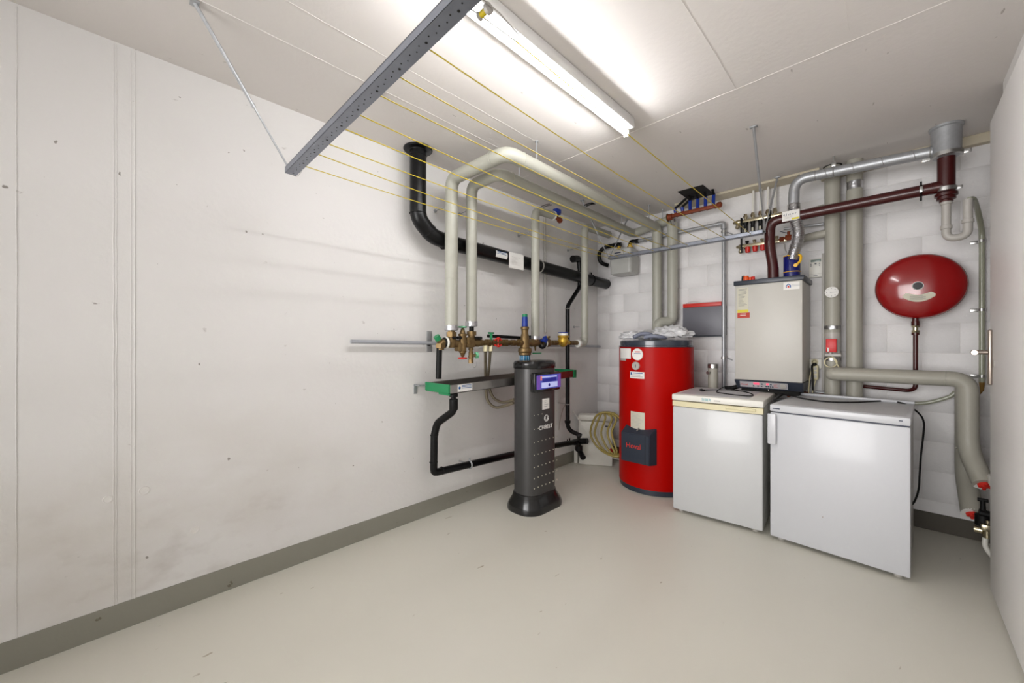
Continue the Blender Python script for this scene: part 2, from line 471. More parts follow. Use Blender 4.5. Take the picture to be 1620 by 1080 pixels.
# ------------------------------------------------------------------ ceiling lamps
def lamp(y0, y1, label):
    t = thing('ceiling_lamp', label, 'lamp', (1.31, (y0 + y1) / 2, H))
    b = M(); b.box((1.262, y0, H - .062), (1.352, y1, H - .001), .006); b.build('housing', m_lampb, t)
    b = M()
    for yy in (y0 + .012, y1 - .012): b.box((1.292, yy - .012, H - .105), (1.322, yy + .012, H - .058), .004)
    b.build('end_holder', m_whitep, t)
    b = M(); b.cyl((1.307, y0 + .02, H - .083), (1.307, y1 - .02, H - .083), .013, seg=16); b.build('tube', m_tube, t)
    return t
lamp(-3.26, -1.745, 'long white fluorescent batten lamp glowing on the ceiling above the clothes lines')

# ------------------------------------------------------------------ ceiling clothes drying rack
ZR = 2.1
rk = thing('clothes_drying_rack', 'galvanised ceiling drying rack with yellow clothes lines between two steel rails', 'drying rack', (1.0, -1.9, ZR))
nx0, nx1, ny = .345, 1.745, -3.285
def rail(x0, x1, yc, near):
    b = M(); hw = .024; th = .0025; zb = ZR - .012; zt = ZR + .018
    b.box((x0, yc - hw, zb), (x1, yc + hw, zb + th)); b.box((x0, yc - hw, zb), (x1, yc - hw + th, zt)); b.box((x0, yc + hw - th, zb), (x1, yc + hw, zt))
    b.box((x0, yc - hw, zt - th), (x1, yc - hw + .010, zt)); b.box((x0, yc + hw - .010, zt - th), (x1, yc + hw, zt))
    r = b.build('rail', m_galvd, rk)
    b = M(); xs = [x0 + .03 + i * .024 for i in range(int((x1 - x0 - .05) / .024))]
    for i, x in enumerate(xs): b.cyl((x, yc + .004 * (-1) ** i, zb - .0008), (x, yc + .004 * (-1) ** i, zb + .0005), .0042 if i % 6 == 0 else .0022, seg=10)
    b.build('punched_hole', m_dark, r)['kind'] = 'stuff'
    return r
rail(nx0, nx1, ny, True)
fx0, fx1, fy = .44, 1.735, -.47
rail(fx0, fx1, fy, False)
def strut(a, b_, r=.0075, tele=True):
    a, b_ = Vector(a), Vector(b_); mb = M(); mid = a.lerp(b_, .45)
    mb.cyl(a, mid, r * .62, seg=10); mb.cyl(mid, b_, r, seg=10); u = (b_ - a).normalized()
    mb.cyl(mid - u * .012, mid + u * .004, r * 1.15, seg=10)
    mb.box(b_ + Vector((-.02, -.014, -.004)), b_ + Vector((.02, .014, .002)), .001)
    mb.box(a + Vector((-.008, -.008, -.01)), a + Vector((.008, .008, .008)), .002)
    mb.build('strut', m_galv, rk)
for xx, yy, d in ((nx0, ny, .38), (nx1, ny, .38), (fx0 - .01, fy, .34), (fx1 + .01, fy, .38)):
    for s in (-1, 1):
        if yy > -1 and s > 0: top = (xx + (.03 if xx > 1 else .06), -.17 if xx < 1 else -.20, H - .004)
        elif yy > -1: top = (xx + (.08 if xx > 1 else -.05), -.86 if xx < 1 else -1.15, H - .004)
        else: top = (xx + .16 * (1 if xx < 1 else -.2), yy + s * d * 1.0, H - .004)
        if yy > -1 and xx > 1 and s > 0: top = (1.784, -.436 + .20, H - .021)
        strut((xx, yy, ZR + .004), top)
nears = [.471, .637, .76, .923, 1.054, 1.211, 1.34, 1.503, 1.697]
fars = [.46, .545, .70, .893, 1.047, 1.191, 1.342, 1.483, 1.66]
for i, (a, c) in enumerate(zip(nears, fars)):
    y0 = ny + .02 if i < 8 else ny + .172
    pts = []
    for k in range(25):
        t = k / 24; pts.append(Vector((a + (c - a) * t, y0 + (fy - .02 - y0) * t, ZR - .003 - .025 * 4 * t * (1 - t) * (.6 + .4 * math.sin(i * 2.1)))))
    M().tube(pts, .0021, 6).build('clothes_line', m_cord, rk)
# line tensioner at the near rail
b = M(); b.tube([(1.685, ny + .02, ZR), (1.69, ny + .09, ZR), (1.697, ny + .17, ZR - .004)], .0018, 8)
b.tube([(1.728, ny + .02, ZR), (1.728, ny + .09, ZR), (1.718, ny + .17, ZR - .004), (1.697, ny + .172, ZR - .004)], .0018, 8)
tn = b.build('tensioner_hook', m_greyp, rk)
M().lathe((1.684, ny + .058, ZR - .002), (1, 0, 0), [(.003, 0), (.011, .001), (.011, .004), (.006, .006), (.006, .030), (.013, .031), (.013, .040), (.003, .041)], 20).build('cord_spool', m_greyp, tn)
M().lathe((1.692, ny + .058, ZR - .002), (1, 0, 0), [(.007, 0), (.0085, .003), (.0085, .016), (.007, .019)], 16).build('cord_winding', m_cord, tn)
# end loop wire by the wall end of the near rail
M().tube(smooth_path([(.37, ny - .01, ZR - .014), (.40, ny + .01, ZR - .034), (.44, ny + .02, ZR - .02), (.455, ny + .02, ZR - .004)]), .0015, 6).build('loop_wire', m_zinc, rk)

# ------------------------------------------------------------------ black soil pipe on the left wall
sp = thing('soil_pipe', 'thick black soil pipe dropping from the ceiling and running along the left wall', 'pipe', (.125, -2.44, H))
p0, p1 = Vector((.125, -2.44, H)), Vector((.125, -2.44, 2.14))
yb, ye = -2.30, -.005
za = lambda y: 2.005 + (y + 2.30) * (1.93 - 2.005) / 2.3
b = M(); b.tube([(.125, -2.44, H - .002), (.125, -2.44, 2.12), (.125, -2.33, 2.02), (.125, -2.21, za(-2.21)), (.125, -.012, za(-.012))], .055, 28, bend=.05, n=4); b.build('pipe_run', m_black, sp)
M().lathe((.125, -2.44, H - .001), (0, 0, -1), [(.096, 0), (.098, .006), (.094, .012), (.062, .016), (.060, .02)], 32).build('ceiling_collar', m_black, sp)
b = M(); b.torus((.125, -2.44, H - .05), (0, 0, 1), .056, .003); b.torus((.125, -2.44, 2.15), (0, 0, 1), .056, .003)
b.torus((.125, -2.355, 2.045), (0, .75, -.66), .056, .003); b.torus((.125, -2.23, za(-2.23)), (0, 1, 0), .057, .004); b.build('joint_bead', m_blackm, sp)
b = M()
for y in (-2.205, -1.175): b.torus((.125, y, za(y)), (0, 1, 0), .058, .0055, 28, 6); b.cyl((.125, y, za(y) - .058), (.125, y, za(y) - .085), .005, seg=8)
b.build('pipe_clamp', m_greyp, sp)
b = M(); b.torus((.125, -.33, za(-.33)), (0, 1, 0), .058, .004, 28, 6); b.box((.115, -.335, za(-.33) + .055), (.122, -.325, za(-.33) + .085)); b.box((.132, -.335, za(-.33) + .055), (.139, -.325, za(-.33) + .08)); b.build('black_clamp', m_blackm, sp)
# labels wrapped on the pipe
def pipe_label(name, ya, yb_, a0, a1, m, parent):
    b = M(); n = 8; rg = []
    for y in (ya, yb_): rg.append([Vector((.125 + .0565 * math.cos(a0 + (a1 - a0) * k / n), y, za(y) + .0565 * math.sin(a0 + (a1 - a0) * k / n))) for k in range(n + 1)])
    va = [b.bm.verts.new(p) for p in rg[0]]; vb = [b.bm.verts.new(p) for p in rg[1]]
    for k in range(n): b.face([va[k], va[k + 1], vb[k + 1], vb[k]])
    return b.build(name, m, parent)
yl = [at(q, 405, x=.18).y for q in (785, 803)]
s1 = pipe_label('sticker', yl[0], yl[1], -.55, .35, m_paper, sp); s1['label'] = 'small white sticker with blue lettering'
b = M(); o_ = Vector((.1822, yl[0] + .01, za(yl[0]) + .008)); ink_lines(b, o_ + Vector((0, 0, .006)), LX, BZ, BX, (yl[1] - yl[0]) * .8, 3, .003, .009, ragged=False); b.build('print', m_inkb, s1)
yl = [at(q, 415, x=.19).y for q in (806, 829)]
b = M(); b.box((.185, yl[0], za(yl[0]) - .095), (.1865, yl[1], za(yl[0]) + .035)); s2 = b.build('paper_tag', m_paper, sp); s2['label'] = 'square white paper tag hanging on the pipe'
b = M(); ink_lines(b, Vector((.1866, yl[0] + .03, za(yl[0]) + .0)), LX, BZ, BX, (yl[1] - yl[0]) * .6, 8, .0015, .009); b.build('print', m_greyp, s2)

# ------------------------------------------------------------------ cream jacketed pipes
XM = .23; R1 = .045
def cuff(c, d, r, h, parent, m=m_foil):
    M().lathe(Vector(c), Vector(d), [(r * .9, 0), (r + .003, .002), (r + .003, h - .002), (r * .9, h)], 28).build('foil_cuff', m, parent)
def jpipe(name, label, pts, r, bend, m=m_pvc, grp='cream jacketed heating pipes', n=8, seg=28):
    t = thing(name, label, 'pipe', pts[0], grp)
    M().tube(pts, r, seg, bend=bend, n=n).build('jacket', m, t)
    return t
def seamrings(t, lst, r, m=m_pvc):
    b = M()
    for c, d in lst: b.torus(c, d, r, .0018, 28, 6)
    b.build('jacket_seam', m, t)
y1 = -2.237; z1 = 2.417; X1 = .772
t = jpipe('insulated_pipe', 'cream jacketed pipe bridging highest, from the leftmost brass valve to the back wall', [(XM, y1, 1.385), (XM, y1, z1), (X1, y1 + .01, z1), (X1 - .012, -.118, z1 - .005), (X1 - .012, -.118, 1.42)], R1, .075)
cuff((XM, y1, 1.355), (0, 0, 1), R1, .038, t)
seamrings(t, [((XM, y1, 2.33), (0, 0, 1)), ((XM, y1, 1.72), (0, 0, 1)), ((X1, -2.10, z1), (0, 1, 0)), ((X1 - .11, y1, z1), (1, 0, 0))], R1)
M().cyl((XM, y1, 1.352), (XM, y1, 1.387), .022, seg=16).build('pipe_end', m_brass, t)
y2 = -2.057; z2 = 2.42
t2 = jpipe('insulated_pipe', 'cream jacketed pipe second from the left, its run tucked below the highest pipe', [(XM, y2, 1.425), (XM, y2, z2), (.53, y2 - .01, z2 - .004), (.49, -.085, z2 - .006), (.86, -.085, z2 + .055)], .041, .07)
cuff((XM, y2, 1.388), (0, 0, 1), .041, .04, t2); cuff((.86, -.085, z2 + .055), (1, 0, .16), .041, .03, t2)
seamrings(t2, [((XM, y2, 2.30), (0, 0, 1)), ((XM, y2, 1.72), (0, 0, 1)), ((.53, -1.95, z2 - .004), (0, 1, 0))], .041)
y3 = -1.347
t3 = jpipe('insulated_pipe', 'short cream jacketed pipe third from the left with a blue lever valve at its top', [(XM, y3, 1.315), (XM, y3, 2.42), (XM + .012, -1.12, 2.42)], .036, .07)
cuff((XM, y3, 1.298), (0, 0, 1), .036, .03, t3); cuff((XM + .012, -1.125, 2.42), (0, 1, 0), .036, .02, t3, m_tape)
seamrings(t3, [((XM, y3, 2.3), (0, 0, 1)), ((XM, y3, 1.62), (0, 0, 1))], .036)
b = M(); b.cyl((XM + .012, -1.105, 2.42), (XM + .012, -1.01, 2.40), .018, seg=14); b.nut((XM + .012, -1.02, 2.40), (0, 1, -.2), .026, .03); v = b.build('ball_valve', m_rust, t3)
b = M(); b.box((XM - .012, -1.09, 2.44), (XM + .036, -1.03, 2.455), .004); b.box((XM + .005, -1.07, 2.415), (XM + .02, -1.05, 2.445)); b.box((XM - .012, -1.093, 2.455), (XM + .036, -1.027, 2.49), .003)
b.build('lever', m_blue, v)
y4 = -.597
t4 = jpipe('insulated_pipe', 'cream jacketed pipe fourth from the left, nearest the corner, bending at the yellow water meter', [(XM, -.70, 1.262), (XM, y4, 1.262), (XM, y4, 2.435), (.245, -.16, 2.435)], .036, .065)
cuff((XM, -.722, 1.262), (0, 1, 0), .034, .03, t4, m_tape)
seamrings(t4, [((XM, y4, 2.32), (0, 0, 1)), ((XM, y4, 1.36), (0, 0, 1)), ((XM, y4 - .02, 1.31), (0, .5, 1))], .036)
# wall rod supports behind the pipes
for i, (yy, zz, yt) in enumerate(((-2.42, 2.15, y1), (-2.16, 2.11, y2), (-1.62, 1.885, y3), (-.80, 1.70, y4))):
    pass
rods = []
for q, (a, e) in enumerate((((688, 334), (706, 326)), ((727, 339), (737, 334)), ((820, 373), (838, 367)), ((898, 396), (917, 391)), ((908, 517), (917, 517)))):
    A = at(*a, x=0.0); B = at(*e, x=XM - .035)
    b = M(); b.cyl(A, B, .004, seg=8); b.cyl((0.0, A.y, A.z), (.006, A.y, A.z), .013, seg=14); o = b.build('wall_rod', m_galv, None, loc=A)
    tag(o, ('threaded wall rod behind the first cream pipe from the left', 'threaded wall rod behind the second cream pipe from the left', 'threaded wall rod behind the third cream pipe from the left', 'threaded wall rod behind the fourth cream pipe, near the ceiling', 'threaded wall rod between the black downpipe and the corner pipe, low')[q], 'pipe support', 'wall rods holding the pipes')
# hanger rods from the ceiling
for (px, py, X, Y, lab) in ((848, 224, X1 - .004, -1.95, 'ceiling rod hanging the highest cream pipe near its bend'), (1026, 326, X1 - .01, -.30, 'ceiling rod hanging the highest cream pipe near the back wall'), (987, 345, .50, -.35, 'ceiling rod hanging the lower cream pipe near the back wall'), (805, 260, .525, -1.86, 'ceiling rod hanging the lower cream pipe behind its bend'), (1045, 322, .80, -.085, 'ceiling rod by the rusty distribution bar')):
    b = M(); b.cyl((X, Y, H), (X, Y, z1 + .04), .004, seg=8); b.cyl((X, Y, H), (X, Y, H - .008), .012, seg=12)
    tag(b.build('hanger_rod', m_galv, None, loc=(X, Y, H)), lab, 'pipe support', 'ceiling hanger rods')
# black clips above the pipe run
for (a, lab) in (((.56, -1.02), 'black cable tie over the lower cream jacketed pipe'), ((.27, -1.26), 'thin black tie above the short third cream pipe')):
    for k in (0, .03):
        b = M(); b.tube([(a[0] - .05, a[1] + k, 2.47), (a[0], a[1] + k + .01, 2.478), (a[0] + .05, a[1] + k, 2.468)], .003 if a[0] < .4 else .005, 6)
        tag(b.build('cable_tie', m_blackm, None, loc=(a[0], a[1], 2.47)), ('nearer ' if k == 0 else 'farther ') + lab, 'cable tie')
# slim white conduit behind the third pipe
b = M(); A = at(862, 345, x=.02); Bq = at(863, 526, x=.02)
b.cyl(A, Bq, .011, seg=12); b.build('x', m_greyp, None, loc=A) if False else None
o = b.build('wall_conduit', m_greyp, None, loc=Bq); tag(o, 'slim pale vertical conduit on the left wall behind the third cream pipe', 'conduit')

# ------------------------------------------------------------------ brass water manifold
mf = thing('water_manifold', 'row of dull brass valves and fittings along the left wall with coloured handwheels', 'valve manifold', (XM, -1.6, 1.27))
ZM = 1.27
def Y(px, x=XM): return at(px, 542, x=x).y
def Zp(px, py, x=XM): return at(px, py, x=x).z
b = M(); b.cyl((XM, Y(755), ZM), (XM, Y(822), ZM), .019, seg=16)
for px, r, h in ((759, .028, .03), (766, .024, .02), (772, .030, .035), (779, .027, .03), (786, .031, .05), (793, .026, .02), (799, .031, .04), (806, .024, .02), (812, .028, .025), (818, .025, .02)):
    b.nut((XM, Y(px), ZM), (0, 1, 0), r, h)
b.build('brass_tube', m_brass, mf)
# left angle piece, white ring, capped stub and drain tail
b = M(); b.tube([(XM, Y(711), ZM), (XM, Y(697), ZM), (XM, Y(696.5), 1.22)], .026, 16, bend=.03); b.nut((XM, Y(697), 1.25), (0, 0, 1), .036, .03)
b.cyl((XM, Y(697), ZM), (XM, Y(692), ZM + .03), .02, seg=12); a_ = b.build('angle_valve', m_brass, mf)
M().cyl((XM, Y(694), ZM + .02), (XM, Y(690), ZM + .045), .022, seg=14).build('green_cap', m_green, a_)
M().torus((XM, Y(705), ZM), (0, 1, 0), .032, .011, 24, 10).build('white_ring', m_whitep, mf)
M().torus((XM, Y(703), ZM), (0, 1, 0), .030, .008, 24, 8).build('black_ring', m_blackm, mf)
b = M(); yt = Y(695); b.cyl((XM, yt, 1.235), (XM - .01, yt - .0, 1.025), .020, seg=16); b.build('drain_tail', m_blackm, mf)
# body under pipe one
b = M(); b.cyl((XM, y1, 1.36), (XM, y1, 1.27), .024, seg=16); b.nut((XM, y1, 1.328), (0, 0, 1), .038, .034); b.lathe((XM, y1, 1.31), (0, 0, -1), [(.026, 0), (.032, .02), (.030, .06), (.022, .075)], 18)
b.cyl((XM, Y(709), ZM), (XM, Y(725), ZM - .005), .027, seg=16); b.build('riser_union', m_brass, mf)
# double handwheel valve
yv = Y(730.5); b = M(); b.box((XM - .03, Y(722), 1.21), (XM + .03, Y(734), 1.27), .008); b.cyl((XM + .01, yv, 1.20), (XM + .01, yv, 1.33), .026, seg=18)
b.lathe((XM + .01, yv, 1.32), (0, 0, 1), [(.032, 0), (.032, .012), (.022, .016), (.012, .05), (.006, .055), (.006, .066)], 18)
b.lathe((XM + .01, yv, 1.21), (0, 0, -1), [(.030, 0), (.024, .006), (.010, .04), (.006, .042), (.006, .058)], 18)
vb = b.build('shutoff_body', m_brass, mf)
def wheel(c, d, R, m, parent, name='handwheel', lab=None):
    b = M(); c = Vector(c); d = Vector(d).normalized(); u, v = basis(d); b.torus(c, d, R * .82, R * .18, 24, 8); b.cyl(c - d * R * .2, c + d * R * .25, R * .3, seg=12)
    for k in range(4):
        e = u * math.cos(k * PI / 2) + v * math.sin(k * PI / 2); b.cyl(c, c + e * R * .8, R * .12, seg=8)
    o = b.build(name, m, parent)
    if lab: o['label'] = lab
    return o
wheel((XM + .01, yv, 1.382), (0, 0, 1), .032, m_greenl, vb, lab='pale green handwheel'); wheel((XM + .01, yv, 1.160), (0, 0, -1), .034, m_redpl, vb, lab='red handwheel')
# block body under pipe two
b = M(); b.box((XM - .032, Y(735), 1.235), (XM + .03, Y(748), 1.31), .01); b.cyl((XM, Y(734), ZM), (XM, Y(757), ZM), .03, seg=16); b.nut((XM, y2, 1.338), (0, 0, 1), .038, .03)
b.cyl((XM, y2, 1.33), (XM, y2, 1.30), .026, seg=14); b.box((XM + .02, Y(736), 1.25), (XM + .034, Y(741), 1.29), .003); b.build('block_valve', m_brass, mf)
M().cyl((XM, y2, 1.35), (XM, y2, 1.395), .018, seg=14).build('pipe_neck', m_blackm, mf)
b = M()
for px in (716, 724, 751, 757): b.cyl((XM + .028, Y(px, XM + .03), 1.305), (XM + .028, Y(px, XM + .03) + .03, 1.305), .011, seg=10)
b.build('gauge_plug', m_blackm, mf)
# drain cock
yd = Y(745); b = M(); b.cyl((XM, yd, 1.25), (XM, yd, 1.12), .014, seg=14)
for z, r, h in ((1.225, .020, .018), (1.19, .019, .03), (1.165, .022, .02), (1.135, .020, .03)): b.nut((XM, yd, z), (0, 0, 1), r, h)
b.cyl((XM, yd, 1.175), (XM + .012, yd + .035, 1.178), .010, seg=10); dc = b.build('drain_cock', m_brass, mf)
M().nut((XM + .014, yd + .042, 1.178), (.3, 1, .1), .026, .018).build('green_knob', m_greenl, dc)
M().tube(smooth_path([(XM + .01, yd, 1.12), (XM + .02, yd + .012, 1.09), (XM + .02, yd + .03, 1.095), (XM + .015, yd + .036, 1.13)]), .002, 6).build('chain', m_zinc, dc)
# green T handle and red butterfly
b = M(); yg = Y(777); b.cyl((XM, yg, 1.28), (XM, yg, 1.345), .011, seg=10); b.cyl((XM, yg - .028, 1.345), (XM, yg + .028, 1.345), .007, seg=10); b.build('green_handle', m_green, mf)
for dz in (.038, -.03):
    b = M(); yr = Y(784.5); b.tube(smooth_path([(XM + .025, yr - .035, ZM + dz * .55), (XM + .03, yr, ZM + dz), (XM + .025, yr + .035, ZM + dz * .55)]), .006, 8); b.cyl((XM + .02, yr, ZM), (XM + .03, yr, ZM + dz), .007, seg=8); b.build('red_lever', m_redpl, mf)
# hose tails
for px in (768, 776):
    b = M(); b.cyl((XM, Y(px), ZM - .02), (XM, Y(px), ZM - .065), .017, seg=12); b.build('hose_nut', m_cream, mf)
# pressure reducer with filter cup
yp = Y(829); b = M(); b.lathe((XM + .01, yp, 1.405), (0, 0, -1), [(.030, 0), (.036, .004), (.036, .022), (.03, .028), (.028, .055), (.033, .07), (.038, .11), (.036, .15), (.040, .175), (.055, .182), (.058, .2), (.056, .215), (.052, .22), (.052, .235), (.045, .24)], 28)
b.cyl((XM, Y(820), ZM), (XM, Y(838), ZM), .03, seg=18); pr = b.build('pressure_reducer', m_brass, mf)
M().lathe((XM + .01, yp, 1.403), (0, 0, 1), [(.022, 0), (.026, .004), (.024, .082), (.022, .084)], 24).build('blue_cap', m_blue, pr)
M().lathe((XM + .01, yp, 1.487), (0, 0, 1), [(.022, 0), (.023, .002), (.023, .02), (.01, .023)], 24).build('green_top', m_green, pr)
b = M(); b.lathe((XM + .01, yp, 1.168), (0, 0, -1), [(.044, 0), (.044, .07), (.040, .10), (.02, .115)], 24)
for k in range(12): e = Vector((math.cos(k * PI / 6), math.sin(k * PI / 6), 0)) * .044; b.cyl(Vector((XM + .01, yp, 1.165)) + e, Vector((XM + .01, yp, 1.10)) + e, .003, seg=6)
b.build('filter_cup', m_cyan, pr)
# black rod behind
b = M(); b.cyl((.10, Y(772, .1), 1.325), (.10, Y(838, .1), 1.31), .014, seg=14); b.lathe((.10, Y(836, .1), 1.312), (0, 1, 0), [(.015, 0), (.024, .005), (.024, .03), (.015, .04)], 18); b.build('foam_pipe', m_blackm, mf)
# union under pipe three, blue lever, black clamp
b = M(); b.cyl((XM, y3, 1.305), (XM, y3, 1.27), .02, seg=14); b.nut((XM, y3, 1.292), (0, 0, 1), .034, .026); b.lathe((XM, Y(838), ZM), (0, 1, 0), [(.026, 0), (.034, .02), (.034, .07), (.026, .11), (.02, .13)], 18)
b.cyl((XM, y3, 1.24), (XM, y3, 1.20), .010, .006, seg=10); b.build('tee_body', m_brass, mf)
b = M(); yb3 = Y(856); b.lathe((XM + .035, yb3, 1.30), (1, .1, .1), [(.008, 0), (.026, .004), (.028, .012), (.020, .018)], 10); b.cyl((XM, yb3, 1.285), (XM + .04, yb3, 1.30), .012, seg=10)
for k in range(5): a = k * 2 * PI / 5; b.cyl((XM + .042, yb3 + .02 * math.cos(a), 1.30 + .02 * math.sin(a)), (XM + .052, yb3 + .02 * math.cos(a), 1.30 + .02 * math.sin(a)), .012, seg=8)
b.build('blue_handle', m_blue, mf)
M().torus((XM, Y(858), 1.262), (0, 1, 0), .036, .012, 22, 8).build('black_ring', m_blackm, mf)
M().torus((XM, Y(861), 1.262), (0, 1, 0), .036, .007, 22, 8).build('white_ring', m_whitep, mf)
# check valve and tail to the meter
b = M(); yc = Y(866); b.lathe((XM, Y(860), ZM), (0, 1, 0), [(.024, 0), (.030, .02), (.040, .05), (.030, .085), (.022, .10)], 18); b.cyl((XM, yc, ZM), (XM, yc, 1.318), .020, seg=14); b.nut((XM, yc, 1.322), (0, 0, 1), .026, .016)
b.cyl((XM, Y(870), ZM + .002), (XM, Y(882), ZM + .002), .018, seg=14)
for px in (874, 878): b.nut((XM, Y(px), ZM), (0, 1, 0), .026, .03)
b.build('check_valve', m_brass, mf)
b = M(); b.cyl((XM, Y(899), ZM), (XM, Y(914), ZM - .002), .014, seg=12)
for px in (903, 907, 911): b.nut((XM, Y(px), ZM - .002), (0, 1, 0), .024, .035)
b.build('outlet_union', m_brass, mf)
b = M(); b.box((XM - .01, Y(842) + .01, 1.175), (XM + .01, Y(853) + .02, 1.185), .003); b.build('green_lever', m_green, mf)
# water meter
wm = thing('water_meter', 'yellow brass water meter with white and blue lid on the valve row', 'water meter', (XM, Y(891), ZM))
ym = Y(891); b = M(); b.lathe((XM, ym, 1.338), (0, 0, -1), [(.050, 0), (.053, .006), (.050, .02), (.044, .024), (.050, .04), (.050, .06), (.040, .085), (.018, .105), (.004, .108)], 28); b.cyl((XM, Y(882.5), ZM), (XM, Y(900), ZM), .022, .018, seg=16); b.build('meter_body', m_brassy, wm)
M().lathe((XM, ym, 1.336), (0, 0, 1), [(.046, 0), (.047, .002), (.047, .022), (.044, .024)], 28).build('lid', m_whitep, wm)
M().lathe((XM, ym, 1.36), (0, 0, 1), [(.047, 0), (.048, .002), (.047, .008), (.03, .010)], 28).build('blue_rim', m_blue, wm)
# braided hoses from the valves to the softener
for k, path in enumerate((((768, 552, .23), (768, 575, .14), (768, 597, .03), (769, 618, .03), (772, 634, .05), (783, 644, .12), (798, 642, .22), (812, 637, .33)),
                          ((776, 552, .23), (774, 578, .14), (772, 597, .03), (774, 614, .03), (781, 629, .07), (793, 636, .16), (804, 635, .25), (813, 632, .33)))):
    pts = smooth_path([at(a, b_, x=c) for a, b_, c in path])
    o = M().tube(pts, .0115, 12).build('braided_hose', m_braid, None, loc=pts[0]); tag(o, ('steel braided hose hanging leftmost behind the drip tray' if k == 0 else 'steel braided hose hanging second behind the drip tray, right of the first'), 'hose', 'braided hoses of the water softener')

# grey conduit on the left wall
gc = thing('wall_pipe', 'thin grey plastic pipe running level along the left wall behind the brass valves', 'pipe', (.05, Y(555, .05), 1.273))
za_ = at(555, 540, x=.05); zb_ = at(943, 548, x=.05)
M().cyl(za_, Vector((.05, -.03, zb_.z)), .013, seg=14).build('pipe_run', m_greypl, gc)
b = M(); q = at(679, 540, x=0); b.box((0, q.y - .022, q.z - .075), (.003, q.y + .022, q.z + .075), .001); b.box((0, q.y - .012, q.z - .02), (.05, q.y + .012, q.z - .012)); br = b.build('wall_bracket', m_galv, gc)
M().cyl((.0, q.y - .01, q.z - .016), (.02, q.y - .01, q.z - .016), .016, seg=12).build('rubber_plug', m_blackm, gc)

# ------------------------------------------------------------------ drip tray
dt = thing('drip_tray', 'long stainless steel drip tray with green end caps on the left wall', 'tray', (.17, -1.6, .95))
tx0, tx1, ty0, ty1 = .055, .326, -2.332, -.885
ztp = lambda y: .988 + (y - ty0) * .028 / (ty1 - ty0); hz = .062
def slab4(b, xa, xb, ya, yb_, za0, za1):
    v = [Vector((x, y, (za0 if z == 0 else za1) + (ztp(y) - .988))) for z in (0, 1) for x, y in ((xa, ya), (xb, ya), (xb, yb_), (xa, yb_))]
    vs = [b.bm.verts.new(p) for p in v]
    for f in ((0, 3, 2, 1), (4, 5, 6, 7), (0, 1, 5, 4), (1, 2, 6, 5), (2, 3, 7, 6), (3, 0, 4, 7)): b.face([vs[i] for i in f])
b = M(); slab4(b, tx0, tx1, ty0, ty1, .926, .929); slab4(b, tx1 - .0025, tx1, ty0, ty1, .926, .986); slab4(b, tx0, tx0 + .0025, ty0, ty1, .926, .986)
b.build('channel', m_steel, dt)
for ya, yb_ in ((ty0 - .004, ty0 + .010), (ty1 - .010, ty1 + .004)):
    b = M(); slab4(b, tx0 - .004, tx1 + .004, ya, yb_, .93, .990); slab4(b, tx1 - .11, tx1 + .004, ya, yb_, .918, .932); o = b.build('end_cap', m_green, dt)
b = M(); slab4(b, tx1 - .006, tx1 + .004, ty1 - .04, ty1, .92, .99); slab4(b, tx0 - .004, tx0 + .006, ty1 - .30, ty1, .94, .99); b.build('cap_lip', m_green, dt)
b = M(); ys0, ys1 = at(724, 610, x=tx1).y, at(747, 610, x=tx1).y; slab4(b, tx1, tx1 + .001, ys0, ys1, .934, .982); st = b.build('sticker', m_paper, dt)
b = M(); ink_lines(b, Vector((tx1 + .001, ys0 + .035, .975)), LX, BZ, BX, .085, 3, .004, .009, ragged=False); b.build('print', m_inkb, st)
b = M(); b.lathe((tx1 + .0012, ys0 + .016, .962), (1, 0, 0), [(.010, 0), (.009, .0006), (.001, .0008)], 12); b.build('emblem', m_inkb, st)
b = M(); yk = at(657, 620, x=0).y
b.box((0, yk - .014, .905), (.003, yk + .014, .975), .001); b.box((0, yk - .003, .963), (.06, yk + .003, .972)); b.box((0, yk - .002, .965), (.06, ty0 + .02, .969)); b.build('wall_bracket', m_galv, dt)

# ------------------------------------------------------------------ black waste pipe below the tray
XD = .13
wp = thing('waste_pipe', 'black plastic waste pipe dropping from the drip tray and running along the left wall', 'pipe', (XD, -2.2, .5))
q0 = Vector((tx1 - .045, ty0 + .075, .918)); k1 = at(708, 642, x=.25); k2 = at(687, 670, x=XD); k3 = at(686, 741, x=XD)
b = M(); b.tube([q0, (q0.x, q0.y, .86)], .017, 16); b.lathe((q0.x, q0.y, .92), (0, 0, -1), [(.03, 0), (.03, .02), (.018, .025)], 18)
b.build('tray_spout', m_blackm, wp)
b = M(); b.tube([(q0.x, q0.y, .875), (q0.x, q0.y, .80), (XD + .02, k2.y + .01, .705), (XD, k2.y, .62), (XD, k3.y, .355), (XD, -1.35, .315), (XD, -.62, .262)], .026, 22, bend={1: .028, 2: .03, 3: .022, 4: .026, 5: .01}, n=3); b.build('pipe_run', m_black, wp)
b = M(); b.lathe((q0.x, q0.y, .885), (0, 0, -1), [(.026, 0), (.030, .004), (.030, .07), (.026, .078)], 22)
b.torus((XD, k2.y, .62), (0, 0, 1), .027, .003); b.torus((XD, k3.y, .43), (0, 0, 1), .027, .003); b.torus((XD, k3.y + .07, .354), (0, 1, 0), .027, .003); b.build('joint_bead', m_blackm, wp)
b = M(); yc2 = at(743, 735, x=XD).y; zc2 = .355 + (yc2 - k3.y) / (-1.35 - k3.y) * (.315 - .355); b.torus((XD, yc2, zc2), (0, 1, 0), .028, .006); b.cyl((XD, yc2, zc2 + .03), (XD, yc2, zc2 + .05), .006, seg=8); b.cyl((0, yc2, zc2), (XD - .03, yc2, zc2), .006, seg=8); b.build('pipe_clamp', m_galv, wp)
